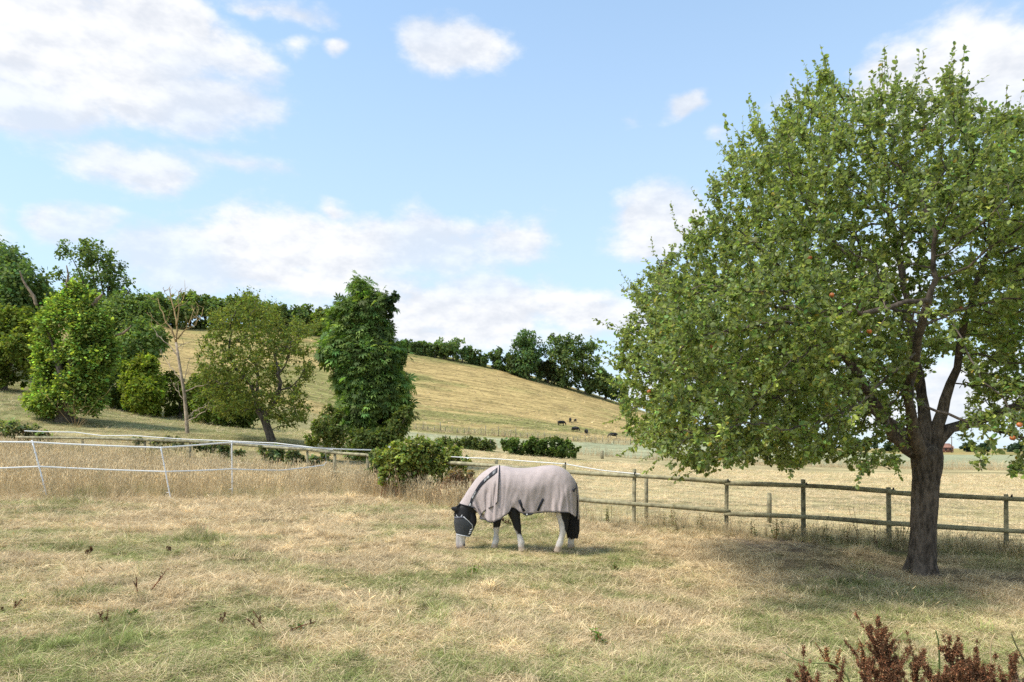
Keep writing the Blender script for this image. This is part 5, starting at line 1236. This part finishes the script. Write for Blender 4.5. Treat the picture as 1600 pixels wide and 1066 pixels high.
scatter('field_edge_grass', np.stack([X, Y, H(X, Y)], 1), r_.uniform(.8, 1.5, n) * (1 + (Y > 100) * .6), np.clip(r_.normal(.1, .12, n), 0, 1), np.exp(r_.normal(-.1, .15, n)), r_.integers(0, 3, n), tall, 'brownish fringe of tall grass at the edges of the pale crop', r_)
n = 22000; Y = np.exp(r_.uniform(math.log(100), math.log(245), n)); px = r_.uniform(-100, 1100, n); X = (px - 800) / F * Y
st = fbm(X * .035, Y * .20 + X * .01, seed=55, oct=4); ce = np.interp(px, [600, 900, 1050, 1250], [122, 126, 150, 240]); m = (Y > np.where(px > 560, ce + 2, 100)) & (r_.random(n) < .35 + .65 * smooth(.4, .6, st)); X, Y, st = X[m], Y[m], st[m]
scatter('hillside_grass', np.stack([X, Y, H(X, Y)], 1), r_.uniform(2.0, 4.0, len(X)), np.clip(.12 + 1.6 * (st - .40) + r_.normal(0, .12, len(X)), 0, .75), np.exp(r_.normal(-.05, .28, len(X))), np.where(r_.random(len(X)) < .6, 3, 0), short, 'tussocky dry grass streaked across the hillside', r_)

# ------------------------------------------------------------------ brambles and weeds
def flower_mesh():
    mb = MB()
    for k in range(5):
        a = k * 1.2566; c, s = math.cos(a), math.sin(a); mb.add([(0, 0, 0), (.02 * c - .012 * s, .02 * s + .012 * c, .006), (.035 * c, .035 * s, .002), (.02 * c + .012 * s, .02 * s - .012 * c, .006)], [(0, 1, 2, 3)])
    return mb.mesh('flower', M_tape)
def bramble(lobes, Y, base_px, n, seed, label, colr, size=.075, flowers=0, canes=30, sparse=0.0):
    r = np.random.default_rng(seed); b = W(base_px, Y); root = thing('bramble_bush', b, label, 'bush')
    (v, q, c), C, Rd = lobe_crown(lobes, Y, n, size, colr, r, None, var=.42, hue=.16, dj=.35, shell=.35, sparse=sparse)
    v[:, 2] = np.maximum(v[:, 2], H(v[:, 0], v[:, 1]) + .01)
    link('foliage', mesh_np('foliage', v, q, None, [M_weed], False, {'tintcol': c}), root, kind='stuff')
    mb = MB()
    for k in range(canes):
        i = r.integers(0, len(C)); e = C[i] + r.normal(0, .6, 3) * Rd[i]; g = np.array([C[i][0] + r.normal(0, .3), Y + r.normal(0, .25), 0]); g[2] = h1(g[0], g[1]); m = (g + e) / 2 + np.array([0, -.1, .35]); t = np.linspace(0, 1, 7)[:, None]
        mb.tube((1 - t) ** 2 * g + 2 * t * (1 - t) * m + t ** 2 * e, .006 * (1.2 - .8 * t[:, 0]), 4, col=(2.6, 3.2, 3.0))
    mb.build('cane', M_twig, root, kind='stuff')
    if flowers:
        fm = flower_mesh()
        for k in range(flowers):
            i = r.integers(0, len(C)); o = link('flower', fm, root); o.location = Vector(C[i] + unit(np.array([r.normal(0, .6), -.9, r.uniform(.1, .9)])) * Rd[i] * 1.02); o.rotation_euler = (R(60) + r.normal(0, .3), r.normal(0, .3), r.uniform(0, 6)); s = r.uniform(.9, 1.6); o.scale = (s, s, s)
            o.matrix_parent_inverse = Matrix.Translation(b).inverted()
bramble([(600, 716, 16), (618, 706, 16), (640, 706, 18), (662, 704, 18), (684, 706, 18), (704, 712, 16), (630, 725, 20), (660, 725, 22), (690, 728, 20), (715, 728, 14), (610, 738, 16), (645, 745, 18), (728, 720, 8), (655, 694, 10), (600, 750, 10), (625, 756, 12), (655, 758, 12), (685, 756, 12), (712, 752, 10)], 19.3, 655, 24000, 201,
        'dense green bramble bush with white flowers growing over the wooden fence', (.25, .285, .075), .07, 16, 110, .43)
bramble([(588, 712, 10), (592, 730, 10), (580, 740, 8)], 21.0, 588, 2500, 202, 'small leggy bramble at the end of the white tape', (.17, .20, .07), .08, 0, 14)
bramble([(712, 742, 10), (700, 752, 10), (722, 752, 9), (735, 742, 7)], 18.3, 712, 2200, 203, 'brown withered bramble stems hanging beside the green bramble', (.36, .26, .16), .05, 0, 120)
bramble([(430, 712, 14), (460, 718, 14), (490, 722, 12), (410, 706, 10), (510, 715, 8)], 24.5, 455, 5000, 204, 'low green thicket behind the tape between the gnarled tree and chestnut', (.17, .20, .085), .09, 0, 24, .45)
bramble([(20, 672, 16), (45, 676, 14), (0, 668, 16), (70, 682, 10), (-25, 668, 18)], 28.5, 20, 5000, 205, 'grassy green weeds at the left edge below the old orchard tree', (.20, .22, .10), .11, 0, 24, .45)
bramble([(262, 690, 9), (280, 694, 10), (215, 690, 8), (245, 696, 8)], 27.5, 255, 2600, 206, 'grey-green thistle patch left of the dead tree foot', (.24, .245, .15), .08, 0, 26, .45)
bramble([(330, 700, 9), (350, 704, 10), (312, 698, 8), (375, 706, 8)], 26.5, 340, 2600, 207, 'dark green nettle patch behind the upright white post', (.15, .18, .075), .09, 0, 20, .45)

def weed(px, Y, hgt, seed, label, colr=(.15, .185, .07), nst=3, lsz=.07, dead=False, name='weed_plant', group='weeds along the wooden fence'):
    r = np.random.default_rng(seed); b = W(px, Y); root = thing(name, b, label, 'weed', group); mb = MB(); bs, ds, ns, ss_ = [], [], [], []
    for k in range(nst):
        d = np.array([r.normal(0, .16), r.normal(0, .16), 1]); h_ = hgt * r.uniform(.65, 1.0); t = np.linspace(0, 1, 6)[:, None]; o = np.array(b) + np.array([r.normal(0, .05), r.normal(0, .05), -.02])
        P = o + d * h_ * t + r.normal(0, .008, (6, 3)) * t; mb.tube(P, .006 * (1.1 - .75 * t[:, 0]), 5, col=(2.2, 2.4, 1.2) if not dead else (1, 1, 1))
        for q in range(int(10 * hgt / .5) + 4):
            f = r.uniform(.12, 1); p = o + d * h_ * f; a = r.uniform(0, 6.28); bs.append(p); ds.append((math.cos(a), math.sin(a), r.uniform(-.2, .7))); ns.append((-.3 * math.cos(a), -.3 * math.sin(a), 1)); ss_.append(lsz * r.uniform(.5, 1.2) * (1.2 - .7 * f))
    mb.build('stem', M_twig, root)
    v, q, c = leaves(np.array(bs), np.array(ds), np.array(ns), np.array(ss_), leaf_colours(len(bs), colr, .3, .12, r), width=.8)
    link('leaf', mesh_np('leaf', v, q, None, [M_weed], False, {'tintcol': c}), root, kind='stuff'); return root
WL = [(948, .45, 'low green weed just right of the horse at the fence'), (1040, .5, 'upright thistle between the first two fence posts right of the horse'), (1052, .62, 'tall pale thistle by the thin grey post'), (1096, .45, 'short leafy weed left of the second fence post'),
      (1175, .42, 'low spreading weed left of the tallest fence post'), (1212, .62, 'dense leafy weed beside the grey short post'), (1236, .5, 'weed with purple-brown stems left of the tallest post'), (1288, .45, 'low weed right of the tallest fence post'), (1322, .5, 'nettle growing between tallest post and apple trunk'),
      (1345, .8, 'tall reddish dock stalk left of the apple trunk'), (1368, .75, 'second tall dock stalk left of the apple trunk'), (1408, .65, 'bushy bright green weed just left of the apple trunk'), (1500, .35, 'low green weed right of the apple trunk'), (1590, .4, 'green weed at the rightmost fence post')]
for k, (px, hg, lab) in enumerate(WL):
    Y = fz(px)[1] + .25 * math.sin(k * 2.3) + .12
    dead = 'dock' in lab; weed(px, Y, hg, 300 + k, lab, (.14, .075, .045) if dead else (.15 + .02 * math.sin(k), .185, .075), 2 if dead else 5, .06 if dead else .085, dead)
def dock(px, Y, hgt, lean, seed, label, dens=1.0, col=(.105, .045, .030), nst=1, cl=.016, top=.35, group='brown withered dock plants'):
    """withered dock: reddish stems crowded with small seed clusters"""
    r = np.random.default_rng(seed); b = W(px, Y); root = thing('dock_plant', b, label, 'plant', group); stem = MB(); bs, ds, ns, ss_ = [], [], [], []
    for k in range(nst):
        d0 = np.array([lean + r.normal(0, .26) * (nst > 1), r.normal(0, .12), 1.0]); o = np.array(b) + np.array([r.normal(0, .03), r.normal(0, .03), -.03]); L = hgt * (1 if k == 0 else r.uniform(.6, .95)); t = np.linspace(0, 1, 9)[:, None]
        P = o + d0 * L * t + np.array([lean * .35, 0, -.10 * abs(lean)]) * L * t ** 2 + r.normal(0, .006, (9, 3)) * t; stem.tube(P, .007 * (1.15 - .75 * t[:, 0]), 6, col=(1.5, 1.2, 1))
        paths = [P[int(9 * top):]]
        for q in range(int(8 * dens)):
            i = r.integers(int(9 * top), 8); dd = unit(np.array([r.normal(0, .45), r.normal(0, .45), r.uniform(.7, 1.3)])); ll = hgt * r.uniform(.10, .28); S = P[i] + dd * ll * np.linspace(0, 1, 5)[:, None] + np.array([0, 0, .03]) * (np.linspace(0, 1, 5) ** 2)[:, None]; stem.tube(S, .0032 * np.linspace(1, .4, 5), 4, col=(1.4, 1.1, .9)); paths.append(S)
        for S in paths:
            m = int(420 * dens ** .5 * max(.35, len(S) / 6)); wh = r.uniform(0, len(S) - 1, max(4, int(len(S) * 2.2))); f = np.clip(r.choice(wh, m) + r.normal(0, .10, m), 0, len(S) - 1.001); i = f.astype(int); p = S[i] + (S[i + 1] - S[i]) * (f - i)[:, None]
            dr_ = unit(r.normal(0, 1, (m, 3)) + (0, 0, -.3)); bs.append(p + dr_ * cl * np.abs(r.normal(0, 1.1, (m, 1)))); ds.append(dr_); ns.append(unit(r.normal(0, 1, (m, 3)))); ss_.append(cl * r.uniform(.6, 1.3, m))
    stem.build('stem', M_twig, root, True)
    bs = np.concatenate(bs); v, q, c = leaves(bs, np.concatenate(ds), np.concatenate(ns), np.concatenate(ss_), leaf_colours(len(bs), col, .5, .16, r), width=1.3)
    link('seed_head', mesh_np('seed_head', v, q, None, [M_seed], False, {'tintcol': c}), root, kind='stuff'); return root
# big dock plants close to the camera, bottom right
for k, (px, Y, hg, ln, lab, dn) in enumerate([(1425, 4.55, .92, -.20, 'tallest of the dark brown dock plants in the near right corner', 3.0), (1515, 4.45, .80, -.02, 'brown dock with curled top right of the tallest one', 3.0), (1450, 4.3, .76, .08, 'bushy brown dock in the middle of the near right clump', 3.0), (1392, 4.35, .70, -.10, 'brown dock leaning left in the near right clump', 2.6),
      (1545, 4.3, .64, .05, 'lower brown dock at the right end of the near clump', 2.6), (1290, 4.5, .60, -.12, 'small brown dock left of the near right clump', 2.2), (1262, 4.25, .58, .03, 'low brown dock at the bottom edge left of the near clump', 2.2), (1620, 4.7, .66, -.1, 'greyish withered dock at the right picture edge', 1.0), (1475, 4.15, .66, -.05, 'brown dock at the bottom edge in front of the near clump', 3.0), (1360, 4.2, .58, .05, 'low brown dock between the near clump and the small left one', 2.2)]):
    dock(px, Y, hg, ln, 400 + k, lab, dn, (.20, .10, .055) if 'grey' not in lab else (.2, .14, .10), 5, .0078, .12)
# smaller withered docks out in the paddock
for k, (px, py, hpx, ln, lab) in enumerate([(223, 926, 44, .02, 'upright pair of thin brown dock stalks in the left foreground'), (133, 868, 14, .5, 'short dark dock stump far left in the paddock'), (272, 862, 9, -.6, 'flattened brown dock right of the short dark stump'), (12, 957, 24, .2, 'thin dark stalk at the left picture edge'), (182, 975, 24, -.15, 'single thin dark stalk left of the fallen dock'),
      (412, 985, 38, -.42, 'slanting dark stalk of the fallen dock'), (440, 988, 30, 1.6, 'fallen reddish-brown dock lying in the foreground grass'), (625, 935, 16, -.1, 'short twiggy stalk ahead of the horse'), (342, 972, 18, .05, 'short thin stalk between the upright pair and the fallen dock'), (795, 822, 14, -.6, 'small dark dry flower head between the horse front legs')]):
    b = G(px, py); small = hpx < 15
    dock(px, b.y, hpx * b.y / F * (1.0 if ln < 1 else .75), ln, 430 + k, lab, .22 if not small else .8, (.13, .07, .045), 2, .006 if not small else .007, .5 if not small else .2, 'small withered docks in the paddock')
o = dock(1352, 5.2, .66, -.42, 470, 'leaning rusty-orange dock stalk left of the near brown clump', .5, (.30, .15, .07), 2, .010, .45, None)
# fresh green leafy weeds in the turf
for k, (px, py, hpx, lab) in enumerate([(742, 897, 18, 'bright green dock seedling with one red leaf below the horse'), (930, 1003, 26, 'bright green broad-leaved weed in the middle foreground'), (950, 1008, 10, 'small green weed right of the broad-leaved one'), (960, 892, 16, 'small grey-green thistle below the fence, right of the horse'), (1037, 902, 9, 'tiny green rosette right of the small thistle'), (470, 985, 14, 'green leaves sprouting beside the fallen dock'), (385, 1005, 12, 'green leaf rosette in front of the fallen dock'),
      (525, 912, 8, 'patchy green rosette in the paddock left of centre'), (200, 963, 14, 'green upright leaves beside the thin dark stalk'), (1540, 935, 12, 'green tuft right of the apple tree foot')]):
    b = G(px, py); weed(px, b.y, hpx * b.y / F, 500 + k, lab, (.13, .24, .035) if 'bright' in lab else (.10, .165, .04), 6, .075 if hpx > 12 else .05, False, 'green_weed', 'green weeds in the paddock turf')
# curved pale stalks in front of the dock clump
for k, (pts, col, lab) in enumerate([([(1222, 1018), (1240, 1030), (1265, 1036), (1300, 1036), (1322, 1052), (1330, 1075)], (.55, .75, .35), 'arching green stalk left of the near dock clump'), ([(1555, 990), (1549, 1000), (1547, 1020), (1552, 1060), (1552, 1090)], (1.1, 1., .7), 'curved straw-coloured stalk right of the near dock clump'), ([(1462, 985), (1466, 1000), (1468, 1030), (1466, 1090)], (.25, .4, .15), 'green upright stalk rising behind the near dock clump'), ([(1580, 990), (1588, 1010), (1604, 1040), (1612, 1090)], (.3, .35, .2), 'dark green leaning stalk at the right picture edge')]):
    P = np.array([W(a, 4.75, b) for a, b in pts]); g = P[-1].copy(); g[2] = h1(g[0], g[1]) - .02; P = np.concatenate([P, [g]]); t = np.linspace(0, len(P) - 1, 24); P = np.stack([np.interp(t, range(len(P)), P[:, j]) for j in range(3)], 1); P[1:-1] = (P[:-2] + P[1:-1] * 2 + P[2:]) / 4
    mb = MB(); mb.tube(P, np.linspace(.004, .008, 24), 7, col=col); mb.build('plant_stalk', M_dead, None, True, label=lab, cat='stalk', group='bare stalks by the near dock clump')
